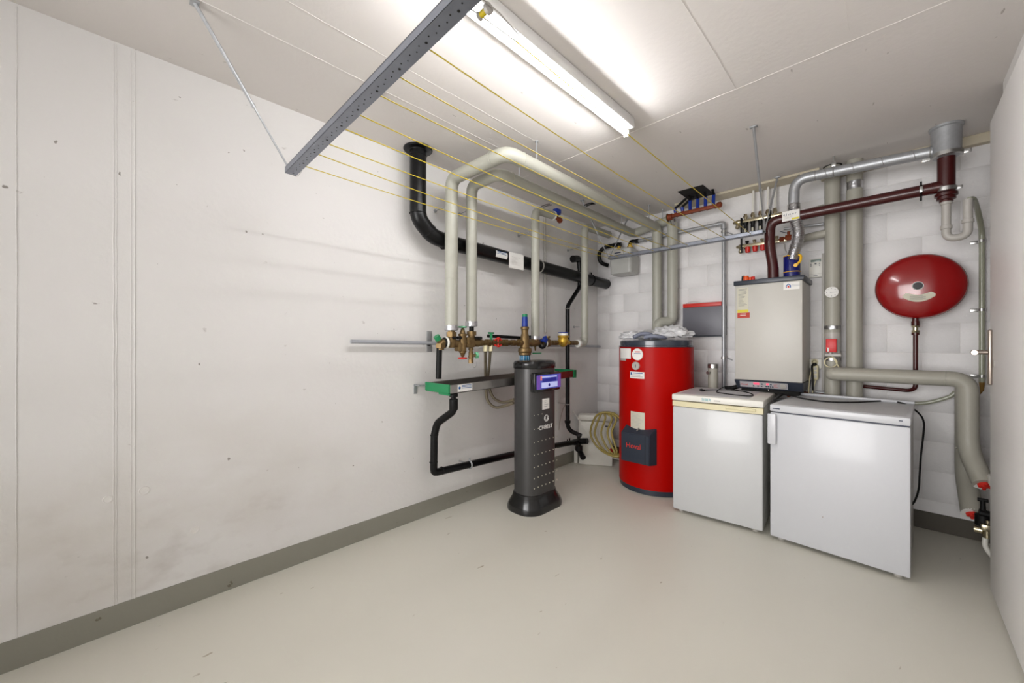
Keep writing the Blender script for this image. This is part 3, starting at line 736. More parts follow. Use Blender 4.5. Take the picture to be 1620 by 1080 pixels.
# end fittings of the waste pipe near the cistern
b = M(); e0 = Vector((XD, -.62, .262)); b.tube([e0 - Vector((0, .02, 0)), e0 + Vector((0, .06, -.002)), e0 + Vector((.10, .07, .015))], .030, 18, bend=.04); b.tube([e0 + Vector((.01, .03, 0)), e0 + Vector((.02, .05, -.10)), e0 + Vector((.10, .0, -.14))], .028, 18, bend=.04)
b.lathe(e0 + Vector((.015, .045, -.04)), (0, 0, -1), [(.03, 0), (.038, .005), (.038, .05), (.03, .06)], 20); b.cyl(e0 + Vector((0, -.09, .03)), e0 + Vector((0, -.09, .055)), .006, seg=8); b.cyl(e0 + Vector((0, -.13, .03)), e0 + Vector((0, -.13, .05)), .006, seg=8); b.build('branch_fitting', m_black, wp)

# slim black downpipe beside the corner
dp = thing('downpipe', 'slim black downpipe in front of the wall near the room corner', 'pipe', (.1, -.64, 1.3))
e = [at(912, 413, x=.1), at(917, 420, x=.12), at(917, 448, x=.12)]
ytop = -.64
b = M(); zt = [at(904, p, x=.12).z for p in (412, 448, 478, 690)]
yA, yB = at(917, 440, x=.12).y, at(898, 500, x=.12).y
b.tube([(.12, at(909, 410, x=.12).y, at(907, 409, x=.12).z), (.12, yA, at(917, 409, x=.12).z), (.12, yA, at(917, 454, x=.12).z), (.12, yB, at(898, 484, x=.12).z), (.12, yB, .44), (.14, yB + .02, at(900, 682, x=.14).z), (.22, yB + .09, at(912, 690, x=.2).z)], .0215, 18, bend={1: .06, 2: .03, 3: .03, 4: .04, 5: .03}, n=5); b.build('pipe_run', m_black, dp)
b = M(); b.tube([(.12, at(906, 410, x=.12).y, at(907, 409, x=.12).z - .005), (.12, yA - .01, at(917, 409, x=.12).z), (.12, yA, at(917, 425, x=.12).z)], .033, 18, bend=.04, rf=lambda t, i: 1.1 - .35 * t); b.build('top_elbow', m_black, dp)
b = M(); pz = at(898, 485, x=.12); b.torus((.12, yB, pz.z - .02), (0, 0, 1), .022, .005); b.torus((.12, yB, at(904, 638, x=.12).z), (0, 0, 1), .022, .005); b.cyl((0, yB, at(904, 638, x=.12).z), (.1, yB, at(904, 638, x=.12).z), .004, seg=8)
b.build('pipe_clamp', m_zinc, dp)
b = M(); b.lathe((.12, yB, at(904, 663, x=.12).z), (0, 0, -1), [(.023, 0), (.030, .004), (.030, .022), (.024, .035)], 20); b.lathe((.19, yB + .06, at(912, 690, x=.2).z), (1, .8, 0), [(.022, 0), (.028, .004), (.028, .03), (.02, .032)], 18); b.build('socket', m_black, dp)
o = M().tube(smooth_path([at(901, 637, x=.09), at(893, 642, x=.09), at(887, 660, x=.09), at(884, 680, x=.09)]), .002, 6).build('thin_cable', m_brass, None, loc=at(901, 637, x=.09)); tag(o, 'thin brown cable curling from the clamp of the black downpipe', 'cable')

# ------------------------------------------------------------------ water softener
sf = thing('water_softener', 'dark grey water softener column with a lit display and black base', 'water softener', (.43, -1.58, 0))
def rrect(cx, cy, a, c, r, n=8):
    out = []
    for sx, sy, s0 in ((1, 1, 0), (-1, 1, .5), (-1, -1, 1), (1, -1, 1.5)):
        for k in range(n + 1):
            t = s0 * PI + k / n * PI / 2; out.append((cx + sx * (a - r) + r * math.cos(t), cy + sy * (c - r) + r * math.sin(t)))
    return out
def rr_loft(b, secs): return b.rings([[Vector((x, y, z)) for x, y in rrect(*s)] for z, *s in secs])
b = M(); rr_loft(b, [(z, .445, -1.6, .115, .17, .10) for z in (.09, .12, 1.08)]); bd = b.build('body', m_soft, sf, ang=60)
b = M(); rr_loft(b, [(1.075, .445, -1.6, .119, .175, .104), (1.08, .445, -1.6, .122, .178, .107), (1.115, .445, -1.6, .122, .178, .107), (1.13, .445, -1.6, .112, .168, .10), (1.134, .445, -1.6, .09, .145, .085)]); b.build('cap', m_softdk, sf)
b = M(); rr_loft(b, [(.0, .43, -1.58, .160, .222, .13), (.02, .43, -1.58, .162, .224, .13), (.05, .432, -1.582, .155, .215, .13), (.10, .44, -1.592, .130, .188, .115), (.135, .444, -1.6, .120, .176, .104), (.14, .444, -1.6, .112, .168, .10)]); b.build('base', m_softdk, sf)
fx = .5605
f = lambda px, py: at(px, py, x=fx + .012)
ya_, yb_ = -1.748, -1.452
b = M(); zlo, zhi = .905, 1.048; b.box((fx - .03, ya_, zlo), (fx + .014, yb_ + .006, zhi), .008); ds = b.build('display_bezel', m_softdk, sf)
yz0, yz1, zz0, zz1 = ya_ + .022, yb_ + .012, zlo + .02, zhi - .018
M().box((fx + .012, yz0, zz0), (fx + .0165, yz1, zz1), .001).build('screen', m_scr, ds)
W_ = yz1 - yz0; H_ = zz1 - zz0; xs_ = fx + .0166
def scr(a0, b0, a1, b1, m, nm): M().box((xs_, yz0 + W_ * a0, zz0 + H_ * b0), (xs_ + .0005, yz0 + W_ * a1, zz0 + H_ * b1)).build(nm, m, ds)
scr(.18, .08, .85, .46, m_scrw, 'screen_panel'); scr(.2, .8, .82, .9, m_scrw, 'screen_bar'); scr(.0, .02, .13, .98, m_scrp, 'screen_side'); scr(.87, .05, .99, .95, m_scrp, 'screen_side'); scr(.14, .62, .2, .95, m_scro, 'screen_mark')
scr(.22, .5, .8, .72, m_scrd, 'screen_wave'); scr(.55, .72, .8, .78, m_scrd, 'screen_wave')
b = M(); b.lathe((xs_ + .0004, yz0 + W_ * .5, zz0 + H_ * .26), (1, 0, 0), [(.012, 0), (.011, .0006), (.001, .0008)], 18); b.build('screen_button', m_scrd, ds)
# front sticker, logo, name and rows of dots
ysA, ysB = at(858, 640, x=fx).y, at(869, 640, x=fx).y; zsA, zsB = at(858, 648, x=fx).z, at(858, 631, x=fx).z
st = M().box((fx - .001, ysA, zsA), (fx + .0006, ysB, zsB)).build('sticker', m_paper, sf)
b = M(); ink_lines(b, Vector((fx + .0006, ysA + .02, zsB - .018)), LX, BZ, BX, (ysB - ysA) * .6, 4, .002, .014); b.build('print', m_ink, st)
yL, zL = at(864.5, 661, x=fx).y, at(864.5, 661, x=fx).z
b = M(); b.torus((fx, yL, zL), (1, 0, 0), .0235, .0022, 28, 6, a0=.2, a1=2 * PI); b.torus((fx, yL, zL), (1, 0, 0), .0145, .0022, 24, 6, a0=PI * .75 , a1=PI * 2.35)
b.cyl((fx, yL + .010, zL), (fx, yL + .010, zL - .012), .002, seg=6); b.build('logo', m_paper, sf)
yT, zT = at(864, 675, x=fx), 0
text('brand_lettering', 'CHRIST', .044, (fx + .0008, yT.y - .004, yT.z), LX, BZ, m_paper, sf, depth=.0015, ls=1.12)
b = M()
for r_ in range(8):
    z = at(845, (657, 679, 700, 720, 739.5, 757, 773, 790)[r_], x=fx).z if r_ < 7 else None
    if z is None: continue
    for k in range(7):
        y = -1.737 + k * .0445
        if r_ in (0, 1) and 2 < k < 6: continue
        rr = .0028 + .0004 * r_
        if y > -1.6 + .07 + .09: continue
        xx = fx - .0005
        b.lathe((xx, y, z), (1, 0, 0), [(rr, 0), (rr, .0016), (.0005, .002)], 10)
b.build('dot_pattern', m_paperg, sf)

# ------------------------------------------------------------------ white cistern box and the striped hose
cs = thing('cistern', 'white plastic cistern box on the floor in the corner behind the hose', 'cistern', (.22, -.4, 0))
ang = math.atan2(.175, .30); U = Vector((math.cos(ang), math.sin(ang), 0)); V = Vector((-U.y, U.x, 0)); c0 = Vector((.088, -.50, 0))
def cbox(b, u0, u1, v0, v1, z0, z1, bev): 
    c = c0 + U * (u0 + u1) / 2 + V * (v0 + v1) / 2 + BZ * (z0 + z1) / 2; h = Vector(((u1 - u0) / 2, (v1 - v0) / 2, (z1 - z0) / 2)); b.box(c - h, c + h, bev, rot=Matrix.Rotation(ang, 3, 'Z'))
b = M(); cbox(b, 0, .345, 0, .13, .0, .455, .014); b.build('tank_body', m_whitep, cs)
b = M(); cbox(b, -.006, .353, -.007, .135, .458, .52, .018); b.build('lid', m_whitep, cs)
b = M(); cbox(b, .27, .30, -.0012, .001, .405, .417, 0); b.build('maker_mark', m_ink, cs)
b = M(); cbox(b, -.05, -.012, .03, .06, 0, .14, .004); cb = b.build('floor_stub', m_whitep, None, loc=c0); tag(cb, 'short white upright stub on the floor left of the cistern', 'pipe')
hz_ = thing('garden_hose', 'coiled yellow and brown striped hose hung over the white cistern', 'hose', c0 + U * .25 + BZ * .3)
cc = c0 + U * .285 - V * .05
pts = []
for k, xl_ in enumerate((934, 941, 951, 961, 968)):
    yy = -.545 + .018 * k
    for px, py, dy in ((966 + k, 653, .05), (958 - (6 - 2 * k if k < 3 else 0), 652.5, .0), (xl_ + 7, 661, 0), (xl_, 683, -.0), (xl_ + 6 - k * .5, 700, -.0), (xl_ + 20 - 3 * k, 714, 0), (974, 722 - k, 0), (984, 716, .04), (989, 695, .07), (985, 670, .07), (977, 658, .07)):
        pts.append(at(px, py, y=yy + dy))
M().hose(smooth_path(pts, 4), .0105, 12).build('coil', m_hose, hz_)
b = M(); b.lathe(cc + U * .10 + BZ * .525, U, [(.008, 0), (.014, .004), (.014, .035), (.009, .05)], 12); b.build('hose_connector', m_blackm, hz_)
b = M(); b.lathe(cc + U * .035 + BZ * .20 - V * .02, U + BZ * -.8, [(.010, 0), (.013, .004), (.013, .04), (.010, .045)], 12); b.build('red_clip', m_redpl, hz_)
o = M().tube(smooth_path([at(907, 650, y=-.60), at(925, 678, y=-.55), at(948, 708, y=-.52), at(965, 722, y=-.55), at(982, 727, y=-.6)]), .003, 6).build('thin_white_cable', m_whitep, None, loc=(.1, -.5, .3)); tag(o, 'thin white cable slanting in front of the cistern', 'cable')

# ------------------------------------------------------------------ red hot water tank
TC = Vector((.909, -.486, 0)); TR = .314
tk = thing('hot_water_tank', 'tall red cylindrical hot water tank with dark grey lid', 'water tank', TC)
M().lathe(TC, BZ, [(TR - .012, 0), (TR - .006, .004), (TR - .006, .045), (TR - .02, .05)], 72).build('foot_ring', m_slate, tk)
M().lathe(TC + BZ * .045, BZ, [(TR - .01, 0), (TR, .002), (TR, 1.185), (TR - .01, 1.19)], 72).build('shell', m_red, tk)
M().lathe(TC + BZ * 1.232, BZ, [(TR - .004, 0), (TR + .002, .002), (TR + .002, .012), (TR - .008, .016), (TR - .008, .052), (TR - .02, .06), (.05, .066), (.002, .066)], 72).build('lid', m_tankcap, tk)
def patch(name, x0, x1, z0, z1, m, parent, r=TR + .0012, n=8, shape=None):
    b = M(); rg = []
    cols = [x0 + (x1 - x0) * k / n for k in range(n + 1)]
    P = lambda x, z: Vector((TC.x + x, TC.y - math.sqrt(r * r - x * x), z))
    v0 = [b.bm.verts.new(P(x, z0)) for x in cols]; v1 = [b.bm.verts.new(P(x, z1)) for x in cols]
    for k in range(n): b.face([v0[k], v0[k + 1], v1[k + 1], v1[k]])
    return b.build(name, m, parent)
def tank_x(px):    # offset x on the shell front seen along a pixel column
    u = (px - 810) / FPX; d = Vector((AY * u - AX, AX * u + AY)); o = Vector((CAM.x - TC.x, CAM.y - TC.y)); A = d.dot(d); B = 2 * o.dot(d); Cc = o.dot(o) - TR * TR
    t = (-B - math.sqrt(max(0, B * B - 4 * A * Cc))) / (2 * A); return (o + d * t).x, t
def tank_z(px, py): return CAM.z + (542 - py) / FPX * tank_x(px)[1]
xa, xb = tank_x(981.5)[0], tank_x(998)[0]
p = patch('sticker', xa, xb, tank_z(990, 567), tank_z(990, 551), m_paper, tk); patch('sticker_strip', xa, xb * .6 + xa * .4, tank_z(990, 570.5), tank_z(990, 567), m_greyp, tk)
xc_, zc_ = tank_x(1008.5)[0], tank_z(1008.5, 560.5)
yc_ = TC.y - math.sqrt(TR * TR - xc_ * xc_)
nrm = Vector((xc_, yc_ - TC.y, 0)).normalized(); tan_ = Vector((-nrm.y, nrm.x, 0))
def onsh(px, py, e=.0): 
    x, t = tank_x(px); return Vector((TC.x + x, TC.y - math.sqrt(TR * TR - x * x), tank_z(px, py))) + Vector((x, -math.sqrt(TR * TR - x * x), 0)).normalized() * e
b = M(); b.lathe(onsh(1008.5, 560.5, -.002), nrm, [(.050, 0), (.050, .004), (.049, .0048), (.002, .005)], 32); rd = b.build('round_sticker', m_paper, tk)
b = M(); o_ = onsh(1008.5, 560.5, .0032)
ink_lines(b, o_ - tan_ * .03 + BZ * .004, tan_, BZ, nrm, .062, 1, .006, .01, ragged=False); b.build('print', m_inkb, rd)
b = M(); ink_lines(b, o_ - tan_ * .02 + BZ * .024, tan_, BZ, nrm, .045, 2, .003, .007, ragged=False); b.build('print', m_inkr, rd)
b = M(); b.lathe(onsh(1006.5, 578.5, -.004), Vector((onsh(1006.5, 578.5).x - TC.x, onsh(1006.5, 578.5).y - TC.y, 0)), [(.034, 0), (.035, .014), (.033, .018), (.029, .018), (.029, .013), (.002, .013)], 32); th = b.build('thermometer', m_greyp, tk)
b = M(); oo = onsh(1006.5, 578.5, .0105); b.box(oo + Vector((-.002, -.002, -.015)), oo + Vector((.002, .001, .012))); b.build('pointer', m_ink, th)
xa, xb = tank_x(997)[0], tank_x(1019.5)[0]
p = patch('sticker', xa, xb, tank_z(1008, 598.5), tank_z(1008, 588), m_paper, tk)
for k in range(3): patch('print', xa + (xb - xa) * (.08 if k else .2), xa + (xb - xa) * (.9 if k == 0 else .6 + .15 * k), tank_z(1008, 590.6 + 2.8 * k), tank_z(1008, 589.4 + 2.8 * k), m_inkb if k == 0 else m_greyp, tk, TR + .002)
patch('print', xa + (xb - xa) * .04, xa + (xb - xa) * .14, tank_z(1008, 593), tank_z(1008, 589), m_inkb, tk, TR + .002)
xa, xb = tank_x(998)[0], tank_x(1020)[0]
p = patch('rating_plate', xa, xb, tank_z(1008, 683.5), tank_z(1008, 651.5), m_paperg, tk)
for k in range(12): patch('print', xa + (xb - xa) * .08, xa + (xb - xa) * random.uniform(.5, .93), tank_z(1008, 655.4 + 2.3 * k), tank_z(1008, 654.7 + 2.3 * k), m_greyp, tk, TR + .002)
# access cover
fy0 = TC.y - TR - .052; xl, xr = TC.x - .138, TC.x + .142; z0, z1_ = .262, .548
bk = TC.y - TR + .03
b = M(); v = [(xl + .006, bk, z0), (xr, bk, z0), (xr, bk, z1_ + .015), (xl + .006, bk, z1_ + .015), (xl, fy0, z0 + .006), (xr - .03, fy0, z0 + .006), (xr - .03, fy0, z1_ - .04), (xl, fy0, z1_ - .04)]
vs = [b.bm.verts.new(Vector(p)) for p in v]
for f_ in ((0, 1, 2, 3), (4, 5, 6, 7), (0, 1, 5, 4), (1, 2, 6, 5), (2, 3, 7, 6), (3, 0, 4, 7)): b.face([vs[i] for i in f_])
bmesh.ops.bevel(b.bm, geom=list(b.bm.edges), offset=.004, segments=2, affect='EDGES'); ac = b.build('access_cover', m_slate, tk)
M().box((xr - .066, fy0 - .0006, z0 + .01), (xr - .062, fy0 + .002, z1_ - .045)).build('groove', m_dark, ac)
b = M(); b.cyl((TC.x - .005, fy0 + .02, z1_ - .016), (TC.x + .002, fy0 + .045, z1_ + .004), .006, seg=10); b.build('screw', m_zinc, ac)
text('brand_lettering', 'Hoval', .060, (TC.x - .025, fy0 - .0008, .405), BX, BZ, m_inkr, ac, depth=.0016, ls=.95)
# plastic bags with foam pieces lying on the lid
def crumple(name, c, s, seed, m, label, cat, amp=.35, parent=None, rot=0, sub=4):
    b = M(); r = bmesh.ops.create_icosphere(b.bm, subdivisions=sub, radius=1); rm = Matrix.Rotation(rot, 3, 'Z')
    for v in b.bm.verts:
        p = v.co.copy(); n1 = noise.noise(p * 1.8 + Vector((seed, 0, 0))); n2 = noise.noise(p * 4.5 + Vector((0, seed, 0))); n3 = abs(noise.noise(p * 9 + Vector((0, seed, 3))))
        k = 1 + amp * n1 + amp * .55 * n2 - amp * .5 * n3; q = Vector((p.x * s[0] * k, p.y * s[1] * k, max(-.55, p.z) * s[2] * (1 + amp * 1.5 * n2 - amp * n3)))
        v.co = Vector(c) + rm @ q
    zmin = min(v.co.z for v in b.bm.verts)
    for v in b.bm.verts: v.co.z += c[2] - zmin
    for f_ in b.bm.faces: f_.smooth = True
    o = b.build(name, m, parent, loc=None if parent else c, ang=50)
    if label: tag(o, label, cat)
    return o
ZT = 1.2975
crumple('plastic_bag', (.745, -.60, ZT), (.135, .12, .045), 3.1, m_bag, 'crumpled clear plastic bag at the left of the red tank lid', 'plastic bag', .3)
crumple('plastic_bag', (.80, -.42, ZT), (.11, .12, .055), 5.7, m_bag, 'crumpled white plastic bag behind the foam pieces on the tank lid', 'plastic bag', .3)
crumple('plastic_bag', (1.08, -.56, ZT + .012), (.16, .12, .062), 9.3, m_bag, 'large crumpled grey plastic bag at the right of the red tank lid', 'plastic bag', .35, rot=.3)
for i, (a, r_, lab) in enumerate((([(.83, -.74, ZT + .02), (.88, -.69, ZT + .05), (.95, -.68, ZT + .045), (.98, -.72, ZT + .02)], .017, 'curved grey foam sleeve at the front of the tank lid'), ([(.93, -.74, ZT + .018), (.99, -.735, ZT + .03), (1.04, -.69, ZT + .022), (1.06, -.62, ZT + .018)], .016, 'grey foam sleeve lying second from the left on the tank lid'))):
    o = M().tube(smooth_path(a), r_, 14).build('foam_sleeve', m_foam, None, loc=a[0]); tag(o, lab, 'pipe insulation', 'foam sleeves on the tank')

# pipes dropping behind the tank
pj = jpipe('insulated_pipe', 'cream jacketed vertical pipe beside the corner pipe, elbowing left above the red tank', [(.905, -.10, 2.43), (.905, -.10, 1.475), (.80, -.19, 1.47), (.80, -.22, 1.30)], .049, .06)
cuff((.905, -.10, 2.43), (0, 0, 1), .045, .035, pj); seamrings(pj, [((.905, -.10, 1.56), (0, 0, 1))], .049)

# ------------------------------------------------------------------ distribution bar at the ceiling
op = M(); op.box((1.09, -.445, H - .006), (1.30, -.166, H - .0005), .001); o = op.build('ceiling_opening_plate', m_dark, None, loc=(1.2, -.3, H)); tag(o, 'black opening in the ceiling where the blue sleeved pipes pass', 'opening')  # flat plate under the solid ceiling; the shade of the opening is its colour
YB = -.2; ds_ = thing('heating_manifold', 'rusty brown distribution bar under the ceiling with blue sleeved pipes', 'manifold', (1.12, YB, 2.47))
b = M(); A = Vector((.915, YB, 2.462)); Bq = Vector((1.365, YB, 2.472)); b.box((A.x, YB - .018, 2.452), (Bq.x, YB + .018, 2.482), .005)
b.cyl(A + Vector((-.01, 0, 0)), A + Vector((.03, 0, 0)), .03, seg=16); b.lathe(Bq + Vector((-.03, 0, 0)), (1, 0, 0), [(.02, 0), (.026, .01), (.026, .03), (.012, .04)], 16)
for k in range(6): xk = .975 + k * .066; b.cyl((xk, YB, 2.478), (xk, YB, 2.498), .013, seg=12); b.cyl((xk + .01, YB - .02, 2.46), (xk + .01, YB + .02, 2.46), .010, seg=10)
b.build('bar', m_rust, ds_)
b = M(); b.cyl((A.x - .012, YB, 2.462), (A.x - .016, YB, 2.462), .038, seg=20); b.build('end_flange', m_brass, ds_)
b = M(); b.cyl((.93, YB + .01, 2.45), (.93, YB + .05, 2.40), .016, seg=12); b.build('lower_elbow', m_zinc, ds_)
for k in range(6):
    xk = .975 + k * .066; hgt = .066 if k > 1 else .035
    s_ = Vector((xk, YB, 2.492)); e_ = Vector((xk - .012 + (.03 if k > 1 else .01), YB - (.05 if k > 1 else .01), 2.492 + hgt))
    M().cyl(s_, e_, .0145, seg=14).build('blue_sleeve', m_blue, ds_)
    f_ = Vector((xk + .02 + (.02 if k < 2 else 0), YB - .09, H - .005)) if k > 1 else Vector((xk + .11, YB - .04, H - .007))
    M().cyl(e_, f_, .011, seg=12).build('pipe_tail', m_blackm, ds_)

# ------------------------------------------------------------------ galvanised pipe on the back wall
gp = thing('galvanised_pipe', 'grey galvanised pipe running level then dropping along the back wall beside the boiler', 'pipe', (1.348, -.06, 1.6))
M().tube([(.53, -.06, 2.335), (1.348, -.06, 2.345), (1.348, -.06, .62)], .016, 16, bend=.02, n=4).build('pipe_run', m_galv, gp)
b = M(); b.tube([(1.30, -.06, 2.344), (1.348, -.06, 2.345), (1.348, -.06, 2.295)], .0215, 16, bend=.025); b.cyl((1.298, -.06, 2.344), (1.308, -.06, 2.344), .024, seg=16); b.cyl((1.348, -.06, 2.293), (1.348, -.06, 2.303), .024, seg=16); b.build('elbow', m_galv, gp)
for c, d in (((1.348, -.06, 2.265), BZ), ((1.348, -.06, 1.135), BZ), ((.60, -.06, 2.336), BX)):
    c = Vector(c); b = M(); b.lathe(c - d * .011, d, [(.019, 0), (.022, .001), (.022, .021), (.019, .022)], 18)
    b.build('pipe_clamp', m_zinc, gp)
    b = M(); e_ = Vector((c.x + .055, .0, c.z - .02)) if d == BZ else Vector((c.x + .06, 0, c.z - .03)); b.cyl(c + Vector((.015, 0, 0)), e_, .004, seg=8); b.build('clamp_screw', m_galv, gp)

# gas meter in the corner
gm = thing('gas_meter', 'light grey gas meter high in the room corner under the pipes', 'gas meter', (.42, -.12, 2.1))
b = M(); rr_loft(b, [(1.985, .41, -.125, .10, .075, .03), (1.995, .41, -.125, .122, .095, .035), (2.09, .41, -.125, .125, .10, .035), (2.17, .41, -.125, .125, .10, .035)]); b.build('lower_case', m_meter, gm)
b = M(); rr_loft(b, [(2.17, .41, -.125, .118, .094, .033), (2.24, .41, -.125, .115, .09, .03), (2.255, .41, -.125, .10, .075, .03)]); b.build('upper_case', m_meter, gm)
b = M(); b.box((.335, -.228, 2.185), (.45, -.216, 2.235), .003); cn = b.build('counter', m_greyp, gm)
M().box((.35, -.2295, 2.20), (.425, -.2275, 2.212)).build('counter_window', m_ink, cn)
b = M(); b.cyl((.47, -.12, 2.25), (.47, -.12, 2.30), .02, seg=14); b.nut((.47, -.12, 2.27), BZ, .03, .022); b.cyl((.345, -.12, 2.25), (.345, -.12, 2.30), .02, seg=14); b.build('union', m_brassy, gm)
b = M(); b.tube([(.47, -.12, 2.30), (.47, -.10, 2.335), (.53, -.06, 2.335)], .018, 14, bend=.02); b.nut((.52, -.06, 2.335), BX, .024, .03); b.tube([(.345, -.12, 2.29), (.345, -.12, 2.33), (.26, -.10, 2.335)], .016, 12, bend=.02); b.build('black_elbow', m_blackm, gm)
b = M(); b.tube([(.34, -.06, 2.335), (.16, -.10, 2.33), (.10, -.13, 2.27), (.11, -.12, 2.16), (.17, -.05, 2.13)], .022, 14, bend=.07, n=6); o = b.build('hose_bend', m_black, None, loc=(.16, -.1, 2.3)); tag(o, 'black curved hose elbow beside the gas meter in the corner', 'pipe')

# ------------------------------------------------------------------ wall panel with red strip
wpn = thing('control_cabinet', 'flat dark grey wall cabinet with a red strip along its top', 'control box', (1.15, 0, 1.47))
yf = -.055; c_ = [at(1080, 487, y=yf), at(1147, 532, y=yf)]
b = M(); b.box((c_[0].x, yf, c_[1].z + .012), (c_[1].x, -.002, c_[0].z), .004); b.build('case', m_panel, wpn)
b = M(); b.box((c_[0].x, yf + .004, c_[0].z + .001), (at(1141, 480, y=yf).x, -.01, c_[0].z + .038), .003); b.build('red_strip', m_redpl, wpn)
b = M(); b.box((c_[0].x + .01, yf + .01, c_[1].z), (c_[1].x - .01, -.004, c_[1].z + .011)); b.build('bottom_lip', m_slate, wpn)
o = M().tube(smooth_path([(c_[0].x + .03, -.05, c_[0].z + .04), (c_[0].x + .09, -.05, c_[0].z + .055), (c_[0].x + .16, -.05, c_[0].z + .04)]), .002, 6).build('bail_wire', m_greyp, wpn)

# ------------------------------------------------------------------ grey stub behind the fridges
gs = thing('insulated_stub', 'short grey cylinder with shiny metal cap behind the left fridge', 'pipe', (1.30, -.28, .9))
cx_ = at(1128, 600, y=-.26)
b = M(); b.cyl((cx_.x, -.26, 0), (cx_.x, -.26, 1.055), .040, seg=28); b.build('jacket', m_pvcg, gs)
M().lathe((cx_.x, -.26, 1.05), BZ, [(.040, 0), (.043, .002), (.043, .035), (.038, .04), (.002, .041)], 28).build('cap', m_zinc, gs)
b = M(); b.cyl((cx_.x - .01, -.295, 1.015), (cx_.x - .02, -.325, 1.012), .010, seg=12); b.cyl((cx_.x - .02, -.322, 1.012), (cx_.x - .022, -.33, 1.012), .014, seg=12); b.build('vent_plug', m_zinc, gs)

# ------------------------------------------------------------------ boiler
bx0, bx1, by0, bz0, bz1 = 1.523, 1.963, -.385, .977, 1.728
bo = thing('boiler', 'white wall hung gas boiler with dark blue trim and control strip', 'boiler', (1.743, -.01, 1.35))
M().box((bx0, by0, bz0), (bx1, -.004, bz1), .006).build('casing', m_boiler, bo)
M().box((bx0 - .008, by0 - .012, bz1), (bx1 + .012, -.004, bz1 + .036), .005).build('top_cover', m_slate, bo)
b = M(); zb0 = .908; v = [(bx0 - .004, by0 - .008, bz0 - .001), (bx1 + .006, by0 - .008, bz0 - .001), (bx1 + .006, -.004, bz0 - .001), (bx0 - .004, -.004, bz0 - .001), (bx0 + .008, by0 + .028, zb0), (bx1 + .0, by0 + .028, zb0), (bx1, -.004, zb0), (bx0 + .008, -.004, zb0)]
vs = [b.bm.verts.new(Vector(p)) for p in v]
for f_ in ((3, 2, 1, 0), (4, 5, 6, 7), (0, 1, 5, 4), (1, 2, 6, 5), (2, 3, 7, 6), (3, 0, 4, 7)): b.face([vs[i] for i in f_])
bmesh.ops.bevel(b.bm, geom=list(b.bm.edges), offset=.003, segments=1, affect='EDGES'); bc = b.build('bottom_cover', m_slate, bo)
nn = Vector((0, -(bz0 - zb0), -.036)).normalized(); up = Vector((0, -.036, (bz0 - zb0))).normalized()
pc = Vector((1.70, by0 + .010, (bz0 + zb0) / 2 - .001)); pc += nn * 0
def facebox(b, u0, u1, w0, w1, t0, t1):
    ps = [pc + BX * u + up * w for u, w in ((u0, w0), (u1, w0), (u1, w1), (u0, w1))]; b.prism([p + nn * t0 for p in ps], nn * (t1 - t0))
pc = Vector((1.723, by0 + .0095, (bz0 + zb0) / 2))
b = M(); facebox(b, -.165, .150, -.024, .026, -.004, .003); cp = b.build('control_panel', m_silver, bc)
b = M(); facebox(b, -.07, -.032, .004, .020, .003, .0042); facebox(b, .016, .030, .006, .020, .003, .0042); b.build('lit_display', m_led, cp)
b = M()
for k, u in enumerate((-.076, -.046, -.022, .008, .022, .036, .050)):
    facebox(b, u, u + .010, -.014, -.005, .003, .0045)
    if k in (2, 5): facebox(b, u + .004, u + .014, .006, .016, .003, .0045)
b.build('button', m_ink, cp)
b = M(); b.lathe(pc + BX * .122 + up * .002 + nn * .002, nn, [(.021, 0), (.020, .007), (.017, .008), (.002, .008)], 24); b.build('dial', m_greyp, cp)
text('brand_lettering', 'Hoval', .021, pc + BX * -.133 + up * .0 + nn * .0036, BX, up, m_inkr, cp, depth=.0006)
b = M(); ink_lines(b, pc + BX * .062 + up * .014 + nn * .003, BX, up, nn, .03, 4, .0015, .008); b.build('print', m_inkr, cp)
# stickers on the casing
f0 = by0 - .0008
sa, sb = at(1166.5, 456, y=by0), at(1184, 489, y=by0)
s_ = M().box((sa.x, f0, sb.z), (sb.x, by0 + .001, sa.z)).build('instruction_sticker', m_paperg, bo)
b = M(); ink_lines(b, Vector((sa.x + .008, f0, sa.z - .012)), BX, BZ, Vector((0, -1, 0)), (sb.x - sa.x) * .8, 15, .002, .0095); b.build('print', m_ink, s_)
sc_ = at(1184, 494, y=by0); M().box((sa.x, f0, sc_.z), (sb.x, by0 + .001, sb.z - .001)).build('yellow_sticker', m_yellowlab, bo)
sd = at(1186, 502.5, y=by0); s2_ = M().box((sa.x, f0 - .0003, sd.z), (sd.x, by0 + .001, sc_.z - .001)).build('red_sticker', m_redlab, bo)
b = M(); ink_lines(b, Vector((sa.x + .02, f0 - .0004, sc_.z - .012)), BX, BZ, Vector((0, -1, 0)), .04, 2, .004, .010, ragged=False); b.build('print', m_paper, s2_)
sa, sb = at(1239.5, 448, y=by0), at(1265, 456, y=by0)
s_ = M().box((sa.x, f0, sb.z - .003), (sb.x, by0 + .001, sa.z + .004)).build('logo_sticker', m_paper, bo); s_['label'] = 'white sticker with a small blue and red house emblem'
hx, hz2 = sa.x + .030, (sa.z + sb.z) / 2
b = M(); b.prism([(hx - .016, f0, hz2 - .012), (hx - .010, f0, hz2 - .012), (hx - .010, f0, hz2 + .002), (hx, f0, hz2 + .010), (hx + .010, f0, hz2 + .002), (hx + .010, f0, hz2 - .012), (hx + .016, f0, hz2 - .012), (hx + .016, f0, hz2 + .005), (hx, f0, hz2 + .018), (hx - .016, f0, hz2 + .005)], (0, -.0006, 0)); b.build('house_emblem', m_inkb, s_)
M().box((hx - .006, f0 - .0006, hz2 - .012), (hx + .006, f0, hz2 + .002)).build('emblem_centre', m_inkr, s_)
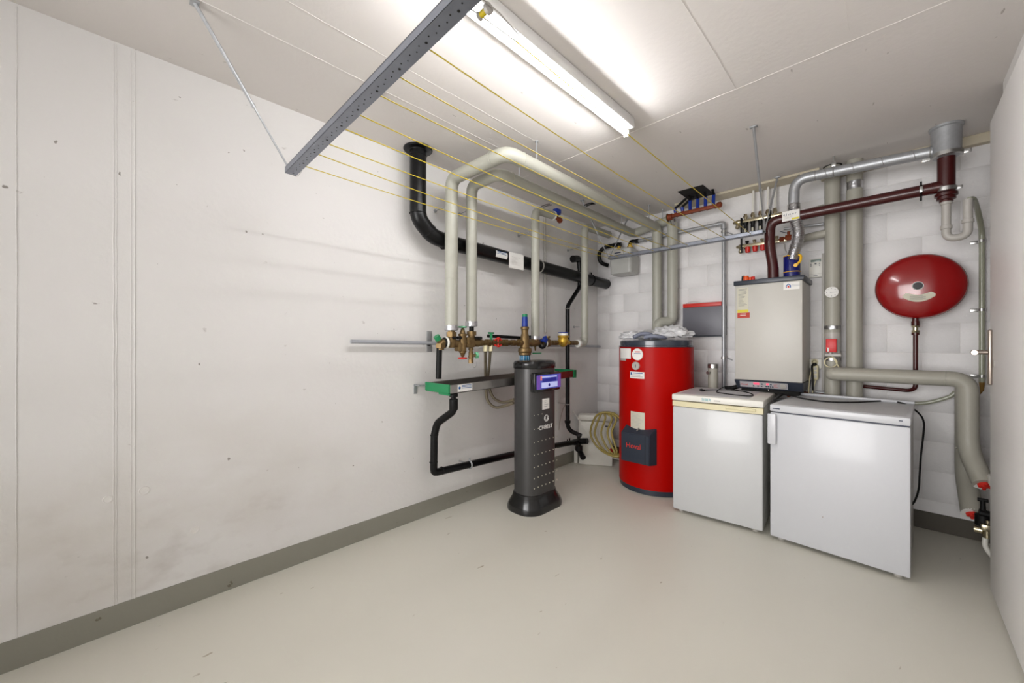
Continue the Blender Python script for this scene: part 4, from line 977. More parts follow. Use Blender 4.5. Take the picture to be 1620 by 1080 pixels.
b = M(); ink_lines(b, Vector((hx + .022, f0, hz2 + .006)), BX, BZ, Vector((0, -1, 0)), .05, 2, .003, .009, ragged=False); b.build('print', m_greypl, s_)
# pipework below the boiler
b = M(); b.box((bx0 + .03, by0 + .06, .875), (bx1 - .03, -.01, zb0), .004); b.build('lower_works', m_dark, bo)
for xk, mk in ((1.60, m_rust), (1.66, m_bluedk), (1.72, m_zinc), (1.80, m_zinc), (1.88, m_rust), (1.93, m_rust)):
    M().cyl((xk, -.20, .93), (xk, -.20, .70 if xk < 1.78 else .90), .014, seg=12).build('tail_pipe', mk, bo)
b = M(); g_ = at(1191, 608, y=-.33); b.lathe((g_.x, -.31, g_.z), (0, -1, 0), [(.016, 0), (.018, .01), (.017, .014), (.002, .014)], 20); b.build('gauge', m_brassy, bo)
b = M(); g_ = at(1201, 609, y=-.33); b.cyl((g_.x, -.31, g_.z), (g_.x, -.34, g_.z), .012, seg=14); b.build('blue_tap', m_bluedk, bo)
b = M(); g_ = at(1177, 607, y=-.30); b.box((g_.x - .01, -.32, g_.z - .04), (g_.x + .045, -.26, g_.z + .02), .006); b.build('pump_housing', m_slate, bo)
b = M(); g_ = at(1212, 600, y=-.33); b.tube([g_, at(1216, 618, y=-.36)], .0025, 6); b.build('capillary', m_whitep, bo)
b = M(); b.cyl((1.90, -.12, .865), (2.05, -.08, .865), .016, seg=12); b.cyl((1.86, -.25, .865), (1.90, -.12, .865), .016, seg=12); b.nut((1.95, -.10, .865), BX, .024, .03); b.build('copper_branch', m_rust, bo)
# corrugated hose coming out of the boiler
a = [at(1178, 604, y=-.25), at(1172, 609, y=-.27), at(1160, 613, y=-.30), at(1148, 614, y=-.33)]
sp_ = smooth_path(a, 12); o = M().tube(sp_, .017, 14, rf=lambda t, i: 1 + .12 * (i % 2)).build('corrugated_hose', m_blackm, None, loc=a[0]); tag(o, 'short black corrugated hose under the left corner of the boiler', 'hose')
# orange caps resting on the boiler
for k, (px, py, r_, h_, m_, lab) in enumerate(((1176, 441, .013, .045, m_blackm, 'small black plug standing leftmost on top of the boiler'), (1181, 441, .021, .040, m_orange, 'orange plastic cap on top of the boiler, tallest and leftmost'), (1187, 442, .015, .030, m_orange, 'middle orange plastic cap on top of the boiler'), (1192, 441, .014, .030, m_redpl, 'red plastic cap rightmost of the caps on top of the boiler'))):
    p_ = at(px, 444, y=-.33); o = M().lathe((p_.x, -.33 - .012 * (k % 2), bz1 + .0362), BZ, [(r_, 0), (r_, h_ * .5), (r_ * .92, h_ * .55), (r_ * .88, h_), (r_ * .4, h_ * 1.03)], 16).build('orange_plug', m_, None, loc=(p_.x, -.33, bz1 + .036)); tag(o, lab, 'cap', 'caps on the boiler')
b = M(); b.cyl((1.70, -.33, bz1 + .0365), (1.70, -.33, bz1 + .044), .022, seg=16); tag(b.build('blanking_plug', m_slate, None, loc=(1.70, -.33, bz1 + .036)), 'flat dark plug on top of the boiler before the brown flue', 'cap')

# ------------------------------------------------------------------ flue pipes
YF_ = -.32
fl = thing('flue_pipe', 'oxblood red flue pipe rising from the boiler and crossing to the ceiling flue', 'flue pipe', (1.77, YF_, 1.765))
b = M(); b.tube([(1.772, YF_, bz1 + .03), (1.770, YF_, 1.86), (1.748, YF_, 2.02), (1.750, YF_, 2.212), (2.60, YF_, 2.228)], .0355, 26, bend={1: .04, 2: .04, 3: .07}, n=7); b.build('pipe_run', m_brown, fl)
b = M(); b.cyl((1.772, YF_, bz1 + .034), (1.770, YF_, 1.85), .037, seg=26); b.torus((1.84, YF_, 2.214), BX, .036, .002); b.build('socket', m_brown, fl)
b = M(); xq = at(1457, 300, y=YF_).x; b.torus((xq, YF_, 2.225), BX, .037, .005, 24, 6); b.cyl((xq, YF_, 2.262), (xq, YF_, 2.285), .005, seg=8); b.cyl((xq, YF_, 2.188), (xq, YF_, 2.165), .005, seg=8); b.box((xq - .008, YF_ - .044, 2.205), (xq + .008, YF_ - .04, 2.245)); b.build('pipe_clamp', m_blackm, fl)
M().box((xq - .007, YF_ - .048, 2.207), (xq + .007, YF_ - .043, 2.243), .001).build('clamp_plate', m_zinc, fl)
# tag on the bend
ta, tb = at(1237.5, 344, y=YF_ - .045), at(1265, 341, y=YF_ - .045)
b = M(); b.prism([at(1237.3, 335.5, y=YF_ - .042), at(1265, 330.2, y=YF_ - .042), at(1265, 345.6, y=YF_ - .042), at(1237.3, 351.3, y=YF_ - .042)], (0, -.001, 0)); tg = b.build('name_tag', m_paper, fl)
tgx = (at(1250.5, 338, y=YF_ - .042) - at(1240, 340.1, y=YF_ - .042)).normalized()
text('lettering', 'elmer', .024, at(1249.5, 338.6, y=YF_ - .0435), tgx, BZ, m_ink, tg, depth=.0004, ls=1.5)
b = M(); b.prism([at(1252.5, 344.5, y=YF_ - .0432), at(1264, 342.3, y=YF_ - .0432), at(1264, 345.2, y=YF_ - .0432), at(1252.5, 347.3, y=YF_ - .0432)], (0, -.0006, 0)); b.build('yellow_field', m_yellowlab, tg)
b = M(); ink_lines(b, at(1241, 343, y=YF_ - .0435), tgx, BZ, Vector((0, -1, 0)), .05, 3, .0015, .008); b.build('print', m_greyp, tg)
# vertical stack with tee, collar below
vs_ = thing('flue_stack', 'short vertical oxblood stack under the ceiling flue, above the grey trap', 'flue pipe', (2.663, YF_, 2.3))
b = M(); b.cyl((2.663, YF_, 2.40), (2.663, YF_, 2.19), .039, seg=28); b.cyl((2.60, YF_, 2.228), (2.663, YF_, 2.228), .0365, seg=24); b.lathe((2.663, YF_, 2.185), (0, 0, -1), [(.046, 0), (.050, .003), (.050, .02), (.042, .024), (.042, .04), (.030, .045), (.030, .055)], 28); b.build('tee', m_brown, vs_)
b = M(); b.lathe((2.663, YF_, 2.195), BZ, [(.039, 0), (.044, .001), (.044, .024), (.039, .025)], 28)
for s in (-1, 1): b.box((2.663 + s * .055 - .012, YF_ - .004, 2.198), (2.663 + s * .055 + .012, YF_ + .002, 2.218), .002)
b.build('pipe_clamp', m_zinc, vs_)
cf = thing('ceiling_flue', 'round galvanised flue fitting where the stack meets the ceiling', 'flue', (2.663, YF_, H))
b = M(); b.lathe((2.663, YF_, H - .001), (0, 0, -1), [(.074, 0), (.074, .012), (.066, .018), (.065, .15), (.066, .155), (.066, .185), (.045, .19)], 36); b.build('drum', m_galv, cf)
b = M(); b.lathe((2.663, YF_, 2.404), BZ, [(.066, 0), (.071, .001), (.071, .024), (.066, .025)], 36)
for s in (-1, 1): b.box((2.663 + s * .085 - .016, YF_ - .004, 2.404), (2.663 + s * .085 + .016, YF_ + .002, 2.43), .002); b.cyl((2.663 + s * .09, YF_ - .008, 2.418), (2.663 + s * .09, YF_ + .004, 2.418), .006, seg=8)
b.build('band_clamp', m_zinc, cf)
# aluminium supply air pipe
al = thing('air_pipe', 'silver spiral air pipe from the ceiling flue bending down to the boiler', 'air pipe', (1.9, YF_, 2.4))
za2 = 2.452; b = M(); b.tube([(2.605, YF_, 2.455), (1.905, YF_, 2.49), (1.90, YF_, 2.30)], .0345, 26, bend=.13, n=9); b.build('pipe_run', m_galv, al)
b = M()
for k in range(5):
    xk = 2.50 - k * .145; pts = []
    for i in range(25):
        a = 2 * PI * i / 24; pts.append(Vector((xk + .05 * i / 24, YF_ + .0352 * math.cos(a), 2.455 + (2.605 - xk) * .05 + .0352 * math.sin(a))))
    b.tube(pts, .0016, 6)
b.torus((2.595, YF_, 2.456), BX, .036, .003); b.torus((2.03, YF_, 2.484), BX, .036, .0018); b.build('spiral_seam', m_zinc, al)
b = M(); b.box((2.12, YF_ - .008, 2.515), (2.145, YF_ + .008, 2.55), .003); b.cyl((2.132, YF_, 2.52), (2.132, YF_, H), .006, seg=10); b.torus((2.132, YF_, 2.479), BX, .0365, .003); b.build('hanger', m_zinc, al)
fp = smooth_path([(1.90, YF_, 2.31), (1.905, YF_, 2.22), (1.925, YF_, 2.12), (1.925, YF_, 2.04), (1.905, YF_, 1.96), (1.890, YF_, 1.89)], 14)
b = M(); b.tube(fp, .0385, 26, rf=lambda t, i: 1.0 + (.06 if i % 2 else -.06)); b.build('flexible_duct', m_foil, al, ang=25)
b = M(); b.lathe((1.886, -.30, bz1 + .036), BZ, [(.050, 0), (.053, .004), (.053, .155), (.050, .16), (.038, .161)], 32); bl = b.build('blue_adapter', m_bluedk, al)
b = M(); b.torus((1.886, -.30, bz1 + .075), BZ, .0535, .003, 32, 6); b.torus((1.886, -.30, bz1 + .196), BZ, .051, .0035, 32, 6); b.build('yellow_ring', m_yellow, bl)
b = M(); b.tube([(1.930, -.325, bz1 + .196), (1.948, -.335, bz1 + .185), (1.945, -.345, bz1 + .14), (1.915, -.355, bz1 + .115)], .0085, 10, bend=.02); b.cyl((1.918, -.348, bz1 + .115), (1.918, -.364, bz1 + .115), .013, seg=12); b.build('yellow_clip', m_yellow, bl)

# ------------------------------------------------------------------ nickel floor heating manifold
nm = thing('floor_heating_manifold', 'two nickel plated heating manifold bars with red caps above the boiler', 'manifold', (1.55, -.05, 2.2))
YN = -.075; ua, ub = at(1160, 355, y=YN), at(1246, 335, y=YN); la, lb = at(1165, 395, y=YN), at(1246, 375, y=YN)
for (A, Bq, nm_) in ((ua, ub, 'upper_bar'), (la, lb, 'lower_bar')):
    zc = (A.z + Bq.z) / 2; b = M(); b.box((A.x + .05, YN - .016, zc - .014), (Bq.x, YN + .016, zc + .014), .005)
    b.lathe((A.x + .06, YN, zc), (-1, 0, 0), [(.018, 0), (.022, .01), (.022, .03), (.014, .045), (.010, .06)], 16); b.cyl((A.x + .03, YN, zc), (A.x + .04, YN - .01, zc - .045), .013, seg=12); b.lathe((A.x + .035, YN - .005, zc - .03), (0, 0, -1), [(.010, 0), (.018, .005), (.018, .02), (.008, .03)], 12)
    b.build(nm_, m_nickel, nm)
zu, zl = (ua.z + ub.z) / 2, (la.z + lb.z) / 2
xs4 = [at(q, 345, y=YN).x for q in (1179.5, 1191, 1203, 1214.5, 1226)]
for k, xk in enumerate(xs4):
    b = M(); b.cyl((xk, YN, zu + .012), (xk, YN, zu + .03), .012, seg=12); b.nut((xk, YN, zu + .036), BZ, .018, .018); b.nut((xk, YN, zu + .052), BZ, .014, .014); b.build('outlet_nut', m_nickel, nm)
    if k: M().cyl((xk, YN, zu + .05), (xk, YN + .02, H - .02 if k < 5 else 2.5), .009, seg=12).build('riser_tube', m_whitep, nm)
    if k < 4:
        b = M(); b.cyl((xk, YN, zu - .014), (xk, YN, zu - .05), .019, .015, seg=14); b.box((xk - .015, YN - .014, zu - .125), (xk + .015, YN + .010, zu - .045), .003); fm = b.build('flow_meter', m_blackm, nm)
        M().box((xk - .007, YN - .0155, zu - .118), (xk + .007, YN - .013, zu - .068), .002).build('sight_glass', m_paperg, fm)
    b = M(); b.cyl((xk + .012, YN, zl + .012), (xk + .012, YN, zl + .04), .010, seg=10); b.nut((xk + .012, YN, zl + .035), BZ, .015, .014); b.build('return_nut', m_nickel if k else m_blackm, nm)
    if k < 4: M().lathe((xk + .018, YN - .008, zl - .012), (0, 0, -1), [(.017, 0), (.020, .004), (.017, .046), (.012, .05)], 16).build('red_cap', m_redpl, nm)
b = M(); xb_ = at(1174, 350, y=YN).x
b.box((xb_ - .008, YN - .022, zl - .06), (xb_ + .008, YN - .016, zu + .03), .002); b.torus((xb_, YN, zu), BX, .022, .005, 18, 6); b.torus((xb_, YN, zl), BX, .022, .005, 18, 6); b.box((xb_ - .006, YN, zu - .01), (xb_ + .006, .0, zu + .01)); b.box((xb_ - .006, YN, zl - .01), (xb_ + .006, .0, zl + .01))
xc2 = at(1219, 340, y=YN).x; b.torus((xc2, YN, zu), BX, .022, .006, 18, 6); b.cyl((xc2, YN, zu + .02), (xc2, YN, zu + .05), .006, seg=8); b.build('bracket', m_blackm, nm)
# pipes behind the flue between manifold and insulated pipes
for (pa, pb, r_, lab, mm) in (((1248, 345), (1304, 329), .030, 'cream jacketed pipe crossing behind the red flue, upper of two', m_pvcg), ((1240, 362), (1303, 354), .010, 'thin steel pipe crossing behind the foil duct', m_galv)):
    A, Bq = at(*pa, y=-.07), at(*pb, y=-.07); o = M().cyl(A, Bq, r_, seg=20).build('cross_pipe', mm, None, loc=A); tag(o, lab, 'pipe')
A, Bq = at(1268, 378, y=-.09), at(1310, 368, y=-.12)
o = M().tube([A + Vector((-.06, .03, -.05)), A, Bq], .030, 22, bend=.04).build('branch_pipe', m_pvcg, None, loc=A); tag(o, 'short pale elbow pipe joining the left thick vertical pipe behind the foil duct', 'pipe')
b = M(); A = at(1232, 380, y=-.08); Bq = at(1258, 373, y=-.08); b.cyl(A, Bq, .012, seg=12); b.nut(A.lerp(Bq, .2), BX, .022, .03); b.nut(A.lerp(Bq, .6), BX, .024, .04); b.cyl(A.lerp(Bq, .6), A.lerp(Bq, .6) + BZ * .05, .010, seg=10); tag(b.build('valve', m_rust, None, loc=A), 'small copper valve between the red flue and the foil duct', 'valve')
o = M().tube(smooth_path([at(1234, 366, y=-.05), at(1246, 368, y=-.05), at(1256, 362, y=-.04)]), .003, 6).build('thin_wire', m_ink, None, loc=at(1234, 366, y=-.05)); tag(o, 'thin dark wire above the small copper valve', 'cable')
o = M().tube(smooth_path([at(1240, 384, y=-.04), at(1244, 398, y=-.03), at(1256, 396, y=-.03)]), .003, 6).build('thin_wire', m_greyp, None, loc=at(1240, 384, y=-.04)); tag(o, 'thin grey wire below the small copper valve', 'cable')

# ------------------------------------------------------------------ thick jacketed pipes on the back wall
YI = -.12
vp1 = jpipe('insulated_pipe', 'thick grey-beige vertical pipe carrying the round dial and red sensor box', [(2.108, YI, .0), (2.108, YI, H)], .0475, 0, m_pvcg, 'thick pipes right of the boiler')
xd = 2.108
b = M()
for z_ in (at(1317, 518, y=YI).z, at(1317, 567, y=YI).z): b.lathe((xd, YI, z_ - .016), BZ, [(.0475, 0), (.051, .002), (.051, .028), (.0475, .030)], 32)
b.build('foil_cuff', m_foil, vp1)
M().cyl((xd, YI, at(1317, 526, y=YI).z), (xd, YI, at(1317, 560, y=YI).z), .0478, seg=30).build('metal_section', m_greyp, vp1)
M().torus((xd, YI, H - .002), BZ, .052, .004).build('ceiling_gap', m_dark, vp1)
vp2 = jpipe('insulated_pipe', 'thick grey-beige vertical pipe right of the one with the dial', [(2.232, YI, .0), (2.232, YI, at(1353, 300, y=YI).z)], .047, 0, m_pvcg, 'thick pipes right of the boiler')
zc3 = at(1353, 300, y=YI).z
M().lathe((2.232, YI, zc3), BZ, [(.044, 0), (.044, .07)], 28).build('foil_neck', m_foil, vp2)
M().cyl((2.232, YI, zc3 + .06), (2.232, YI, H), .047, seg=28).build('upper_jacket', m_pvcg, vp2)
o = M().cyl((2.108, YI - .0, at(1335, 322, y=YI).z), (2.232, YI, at(1335, 322, y=YI).z + .0), .022, seg=16).build('link_pipe', m_pvcg, None, loc=(2.16, YI, 2.3)); tag(o, 'short pale pipe linking the two thick vertical pipes near the top', 'pipe')
# round dial on the pipe
dg = thing('pipe_thermometer', 'round white dial thermometer on the thick pipe right of the boiler', 'thermometer', (xd, YI - .05, 1.655))
zc4 = at(1316, 462, y=YI - .06).z; xd2 = at(1315.5, 462, y=YI - .065).x
M().lathe((xd2, YI - .045, zc4), (0, -1, 0), [(.030, 0), (.040, .006), (.040, .016), (.037, .018), (.002, .0182)], 36).build('dial', m_paper, dg)
b = M()
for k in range(8): a = k * PI / 4; b.lathe((xd2 + .028 * math.cos(a), YI - .0632, zc4 + .028 * math.sin(a)), (0, -1, 0), [(.0022, 0), (.0022, .0006)], 8)
b.box((xd2 - .010, YI - .0638, zc4 - .001), (xd2 + .028, YI - .0632, zc4 + .001)); b.build('dial_mark', m_ink, dg)
# red sensor box
rx0, rx1 = at(1307, 545, y=YI - .06).x, at(1324, 545, y=YI - .06).x; rz0, rz1 = at(1307, 557, y=YI - .06).z, at(1307, 536, y=YI - .06).z
rb = thing('sensor_box', 'small red sensor box on the thick pipe right of the boiler', 'sensor', ((rx0 + rx1) / 2, YI - .06, (rz0 + rz1) / 2))
M().box((rx0, YI - .085, rz0), (rx1, YI - .045, rz1), .003).build('case', m_red2, rb)
M().box((rx0 + .008, YI - .0862, rz0 + .006), (rx0 + .020, YI - .0848, rz0 + .034)).build('label_strip', m_paper, rb)
b = M(); b.box((rx0 - .008, YI - .075, rz0 - .030), (rx1 + .025, YI - .046, rz0 - .010), .004); b.cyl((rx0 + .025, YI - .065, rz0), (rx0 + .025, YI - .065, rz0 - .02), .011, seg=12); b.build('terminal', m_greyp, rb)
pts = [(rx0 + .03, YI - .07, rz0 - .02)]
cx2, cz2 = at(1314, 573, y=YI - .07).x, at(1314, 573, y=YI - .07).z
for k in range(13): a = PI * .35 + 2 * PI * k / 12; pts.append((cx2 + .036 * math.cos(a), YI - .062 - .001 * k, cz2 + .036 * math.sin(a)))
pts += [at(1325, 577, y=YI - .07), at(1329, 585, y=YI - .075)]
M().tube(smooth_path(pts, 5), .004, 8).build('cable_loop', m_cream, rb)
# horizontal thick pipe to the right and two drops
pa = jpipe('insulated_pipe', 'thick level grey-beige pipe that turns down at the right behind the fridge', [(2.125, -.26, 1.047), (2.755, -.26, 1.047), (2.755, -.26, .62), (2.80, -.42, .465)], .047, {1: .075, 2: .09}, m_pvcg, 'thick pipes right of the boiler')
M().lathe((2.125, -.26, 1.047), (-1, 0, 0), [(.047, 0), (.044, .018), (.034, .034), (.018, .043), (.002, .046)], 28).build('end_cap', m_pvcg, pa)
seamrings(pa, [((2.66, -.26, 1.047), BX), ((2.755, -.26, .62), BZ)], .047)
pb = jpipe('insulated_pipe', 'thick grey-beige drop pipe mostly hidden behind the other drop at the right', [(2.757, -.125, .99), (2.757, -.125, .44), (2.765, -.33, .26)], .047, .09, m_pvcg, 'thick pipes right of the boiler')

# ------------------------------------------------------------------ valves at the right, partly behind the door
for (c, lab, cap_) in ((Vector((2.80, -.42, .465)), 'upper mixing valve with white cap and red insert at the right edge by the door', True), (Vector((2.765, -.33, .26)), 'lower mixing valve with black handle and steel body at the right edge by the door', False)):
    vv = thing('mixing_valve', lab, 'valve', c, 'mixing valves behind the door')
    d = Vector((.04, -.19, -.16)).normalized()
    M().lathe(c, d, [(.047, -.004), (.047, 0), (.028, .001)], 24).build('pipe_rim', m_tape, vv)
    b = M(); b.lathe(c - d * .002, d, [(.020, 0), (.026, .004), (.026, .012), (.014, .02)], 14)
    for k in range(4): e_ = basis(d)[0] * math.cos(k * PI / 2) * .02 + basis(d)[1] * math.sin(k * PI / 2) * .02; b.cyl(c + e_, c + e_ + d * .02, .008, seg=8)
    b.build('red_insert', m_redpl, vv)
    if cap_:
        b = M(); b.box(c + Vector((.01, -.08, .01)), c + Vector((.09, -.0, .07)), .012); b.build('white_cap', m_whitep, vv)
        b = M(); b.lathe(c + Vector((.03, -.07, -.0)), (1, 0, -.4), [(.014, 0), (.03, .01), (.03, .03), (.018, .05)], 16); b.build('brass_union', m_brass, vv)
        b = M(); b.lathe(c + Vector((.06, -.05, -.03)), (0, 0, -1), [(.02, 0), (.036, .01), (.036, .05), (.02, .06)], 18); b.build('black_body', m_blackm, vv)
        b = M(); b.lathe(c + Vector((.065, -.06, -.10)), (0, 0, -1), [(.012, 0), (.02, .006), (.016, .03), (.022, .04), (.014, .06)], 14); b.build('steel_stem', m_zinc, vv)
    else:
        b = M(); b.cyl(c + Vector((.035, -.05, .0)), c + Vector((.035, -.05, .11)), .013, .010, seg=14); b.cyl(c + Vector((.015, -.05, .105)), c + Vector((.055, -.05, .105)), .010, seg=10); b.cyl(c + Vector((.02, -.05, .03)), c + Vector((.13, -.05, .02)), .022, seg=14); b.cyl(c + Vector((.035, -.05, .02)), c + Vector((.035, -.05, -.04)), .032, seg=16); b.build('black_handle', m_blackm, vv)
        b = M(); b.box(c + Vector((.02, -.115, -.055)), c + Vector((.075, -.06, -.015)), .01); b.cyl(c + Vector((.048, -.085, -.05)), c + Vector((.048, -.085, -.095)), .020, seg=16); b.cyl(c + Vector((-.0, -.08, -.06)), c + Vector((.03, -.085, -.06)), .018, seg=14); b.cyl(c + Vector((.048, -.10, -.012)), c + Vector((.048, -.10, .008)), .009, seg=10); b.build('steel_body', m_nickel, vv)
for k in (0, 1):
    s_ = Vector((2.805 + .035 * k, -.415, .165)); o = M().tube(smooth_path([s_, s_ + Vector((.0, -.01, -.05)), s_ + Vector((.03, -.02, -.10)), s_ + Vector((.08, -.03, -.135)), s_ + Vector((.16, -.03, -.15))]), .012, 12).build('white_hose', m_whitep, None, loc=s_)
    tag(o, ('white hose curving to the floor below the lower valve, the left of the pair', 'white hose curving behind its twin below the lower valve')[k], 'hose', 'white hoses by the door')

# ------------------------------------------------------------------ expansion vessel
EV = Vector((2.555, -.14, 1.643))
ev = thing('expansion_vessel', 'round red disc-shaped expansion vessel on the back wall', 'expansion vessel', EV)
pf = [(.001, -.085)] + [(.212 * math.sin(a), -.018 - .066 * math.cos(a)) for a in [k * PI / 2 / 10 for k in range(1, 11)]] + [(.2145, -.014), (.2145, .002), (.211, .006)] + [(.212 * math.cos(a), .008 + .072 * math.sin(a)) for a in [k * PI / 2 / 14 for k in range(1, 14)]] + [(.002, .080)]
M().lathe(EV, (0, -1, 0), [(r_, h_) for r_, h_ in pf], 72).build('shell', m_redv, ev, ang=50)
vc = at(1452, 452, y=EV.y - .08)
b = M(); b.lathe((vc.x, EV.y - .074, vc.z), (0, -1, 0), [(.0275, 0), (.0275, .010), (.024, .012), (.023, .008), (.002, .007)], 32); cp_ = b.build('cap_ring', m_paper, ev)
M().lathe((vc.x, EV.y - .08, vc.z), (0, -1, 0), [(.0235, 0), (.0225, .007), (.002, .0075)], 28).build('cap_centre', m_rubber, cp_)
# banana shaped label following the dome
b = M(); n = 16; rows = []
def dome(x, z):
    r_ = math.hypot(x, z); s_ = min(.999, r_ / .212); return Vector((EV.x + x, EV.y - .008 - .072 * math.sqrt(1 - s_ * s_) - .0015, EV.z + z))
va, vb_ = [], []
for k in range(n + 1):
    u = k / n * 2 - 1; x = u * .074; top = -.050 - .012 * (1 - u * u) + .014 * abs(u) - .020 * max(0, abs(u) - .75) * 4; bot = -.106 + .034 * u * u
    if abs(u) > .97: top = bot + .012
    va.append(b.bm.verts.new(dome(x - .004, bot))); vb_.append(b.bm.verts.new(dome(x - .004, max(top, bot + .006))))
for k in range(n): b.face([va[k], va[k + 1], vb_[k + 1], vb_[k]])
lb_ = b.build('label', m_paperg, ev)
b = M()
for k in range(5): p_ = dome(-.045 + .012 * (k % 2), -.068 - .006 * k); b.prism([p_, p_ + BX * .06, p_ + BX * .06 + BZ * .0015, p_ + BZ * .0015], (0, -.002, 0))
b.build('print', m_ink, lb_)
xv = 2.538
b = M(); b.cyl((xv, EV.y, 1.45), (xv, EV.y, 1.40), .017, seg=16); b.lathe((xv, EV.y, 1.415), (0, 0, -1), [(.017, 0), (.021, .003), (.021, .03), (.015, .034)], 16); b.build('neck', m_brown, ev)
b = M(); b.cyl((xv, EV.y, 1.385), (xv, EV.y, 1.335), .014, seg=14); b.nut((xv, EV.y, 1.378), BZ, .022, .012); b.nut((xv, EV.y, 1.345), BZ, .022, .014); b.build('coupling', m_nickel, ev)
b = M(); b.tube([(xv, EV.y, 1.335), (xv, EV.y, .965), (xv - .03, EV.y + .03, .945), (2.20, -.05, .955)], .0125, 14, bend=.05); b.cyl((xv, EV.y, 1.338), (xv, EV.y, 1.322), .020, seg=14); b.build('feed_pipe', m_brown, ev)

# ------------------------------------------------------------------ grey trap and drain conduit
tr = thing('drain_trap', 'grey plastic U-shaped drain trap below the flue stack', 'drain trap', (2.70, YF_, 2.0))
xa_, xb_ = 2.663, 2.749
b = M(); b.tube([(xa_, YF_, 2.135), (xa_, YF_, 1.905), (xb_, YF_, 1.905), (xb_, YF_, 2.125)], .0205, 20, bend=.043, n=8); b.build('bend', m_greyp, tr)
b = M()
for (x_, z_) in ((xa_, 2.125), (xa_, 1.975), (xb_, 1.995)): b.lathe((x_, YF_, z_ - .012), BZ, [(.0205, 0), (.0255, .002), (.0255, .022), (.0205, .024)], 22)
b.build('socket_ring', m_greyp, tr)
cn_ = thing('drain_conduit', 'translucent greenish drain tube running down the back wall beside the door', 'pipe', (2.83, -.035, 1.5))
b = M(); b.tube(smooth_path([(xb_ + .005, YF_ + .005, 2.125), (2.775, -.28, 2.128), (2.80, -.17, 2.09), (2.825, -.07, 2.0), (2.832, -.035, 1.90), (2.832, -.035, 1.5), (2.832, -.035, 1.02)]), .0135, 16); b.build('tube', m_clear, cn_)
b = M(); b.tube([(2.832, -.035, 1.02), (2.832, -.035, .97), (2.815, -.035, .93)], .0135, 14, rf=lambda t, i: 1 - .7 * t); b.build('residue_tip', m_resid, cn_)
b = M()
for py in (381, 490, 595):
    z_ = at(1553, py, y=-.035).z; b.lathe((2.832, -.035, z_ - .009), BZ, [(.0135, 0), (.0165, .001), (.0165, .017), (.0135, .018)], 18); b.box((2.785, -.012, z_ - .010), (2.825, -.002, z_ + .010), .002)
b.build('pipe_clamp', m_zinc, cn_)
# sagging tube behind the right fridge
o = M().tube(smooth_path([(2.44, -.06, .86), (2.52, -.06, .855), (2.60, -.06, .87), (2.69, -.06, .915), (2.72, -.06, .95)]), .0125, 12).build('sagging_tube', m_clear, None, loc=(2.55, -.06, .88)); tag(o, 'translucent tube curving along the wall behind the right fridge', 'hose')

# ------------------------------------------------------------------ room controller, trunking, sockets
rc = thing('room_controller', 'white heating controller with small grey display on the back wall', 'controller', (1.99, 0, 1.85))
ca, cb_ = at(1279.5, 411, y=-.03), at(1301, 437.5, y=-.03)
M().box((ca.x, -.03, cb_.z), (cb_.x, -.002, ca.z + .004), .004).build('case', m_whitep, rc)
M().box((ca.x + .012, -.0315, ca.z - .022), (cb_.x - .008, -.029, ca.z - .003), .001).build('display', m_lcd, rc)
b = M()
for sx in (ca.x + .014, cb_.x - .018):
    for sz, up_ in ((ca.z - .036, 1), (ca.z - .052, -1)):
        c = Vector((sx, -.030, sz)); b.prism([c + Vector((-.005, 0, -.004 * up_)), c + Vector((.005, 0, -.004 * up_)), c + Vector((0, 0, .005 * up_))], (0, -.001, 0))
b.box(((ca.x + cb_.x) / 2 - .006, -.031, ca.z - .04), ((ca.x + cb_.x) / 2 + .006, -.0295, ca.z - .032)); b.build('button', m_ink, rc)
M().box((ca.x + .03, -.0308, cb_.z + .013), (cb_.x - .03, -.0295, cb_.z + .016)).build('print', m_ink, rc)
M().box((ca.x + .002, -.0306, cb_.z + .0265), (cb_.x - .002, -.0297, cb_.z + .0275)).build('flap_line', m_greyp, rc)
tu0 = at(1302.5, 500, y=-.03).x
o = M().box((tu0 - .010, -.03, .90), (tu0 + .010, -.002, 1.965), .002).build('cable_trunking', m_greyp, None, loc=(tu0, 0, 1.4)); tag(o, 'narrow pale vertical cable trunking left of the thick pipes', 'trunking')
so = thing('wall_socket', 'square white wall socket right of the boiler with two plugs in it', 'socket', (1.99, 0, 1.1))
sa, sb = at(1279, 567, y=-.045), at(1300, 583, y=-.045)
M().box((sa.x, -.045, sb.z), (sb.x, -.002, sa.z), .004).build('case', m_whitep, so)
b = M(); cx3, cz3 = at(1289, 571.5, y=-.045).x, at(1289, 572, y=-.045).z; b.torus((cx3, -.0455, cz3), (0, 1, 0), .020, .0025); b.lathe((cx3, -.0455, cz3), (0, -1, 0), [(.016, 0), (.014, .02), (.006, .03)], 14); b.build('round_outlet', m_cream, so)
ps = thing('power_strip', 'cream multi-outlet power strip hanging under the wall socket', 'power strip', (2.0, -.06, 1.05))
qa, qb = at(1285, 577, y=-.07), at(1293, 601, y=-.07)
M().box((qa.x, -.085, qb.z), (qb.x + .008, -.05, qa.z), .010, seg=3).build('case', m_cream, ps)
b = M()
for k in range(3): b.lathe(((qa.x + qb.x) / 2 + .004, -.085, qa.z - .028 - .03 * k), (0, -1, 0), [(.011, 0), (.010, .001), (.003, .0012)], 14)
b.build('outlet', m_greyp, ps)
kp = at(1285, 578, y=-.1)
o = M().tube(smooth_path([(kp.x + .016, -.075, kp.z + .008), kp, at(1285, 590, y=-.11), at(1286, 610, y=-.12), at(1287, 640, y=-.12)]), .0065, 10, rf=lambda t, i: 2.0 if t < .16 else 1).build('mains_cable', m_blackm, None, loc=kp); tag(o, 'black power cord dropping from the socket behind the right fridge', 'cable', 'cords below the wall socket')
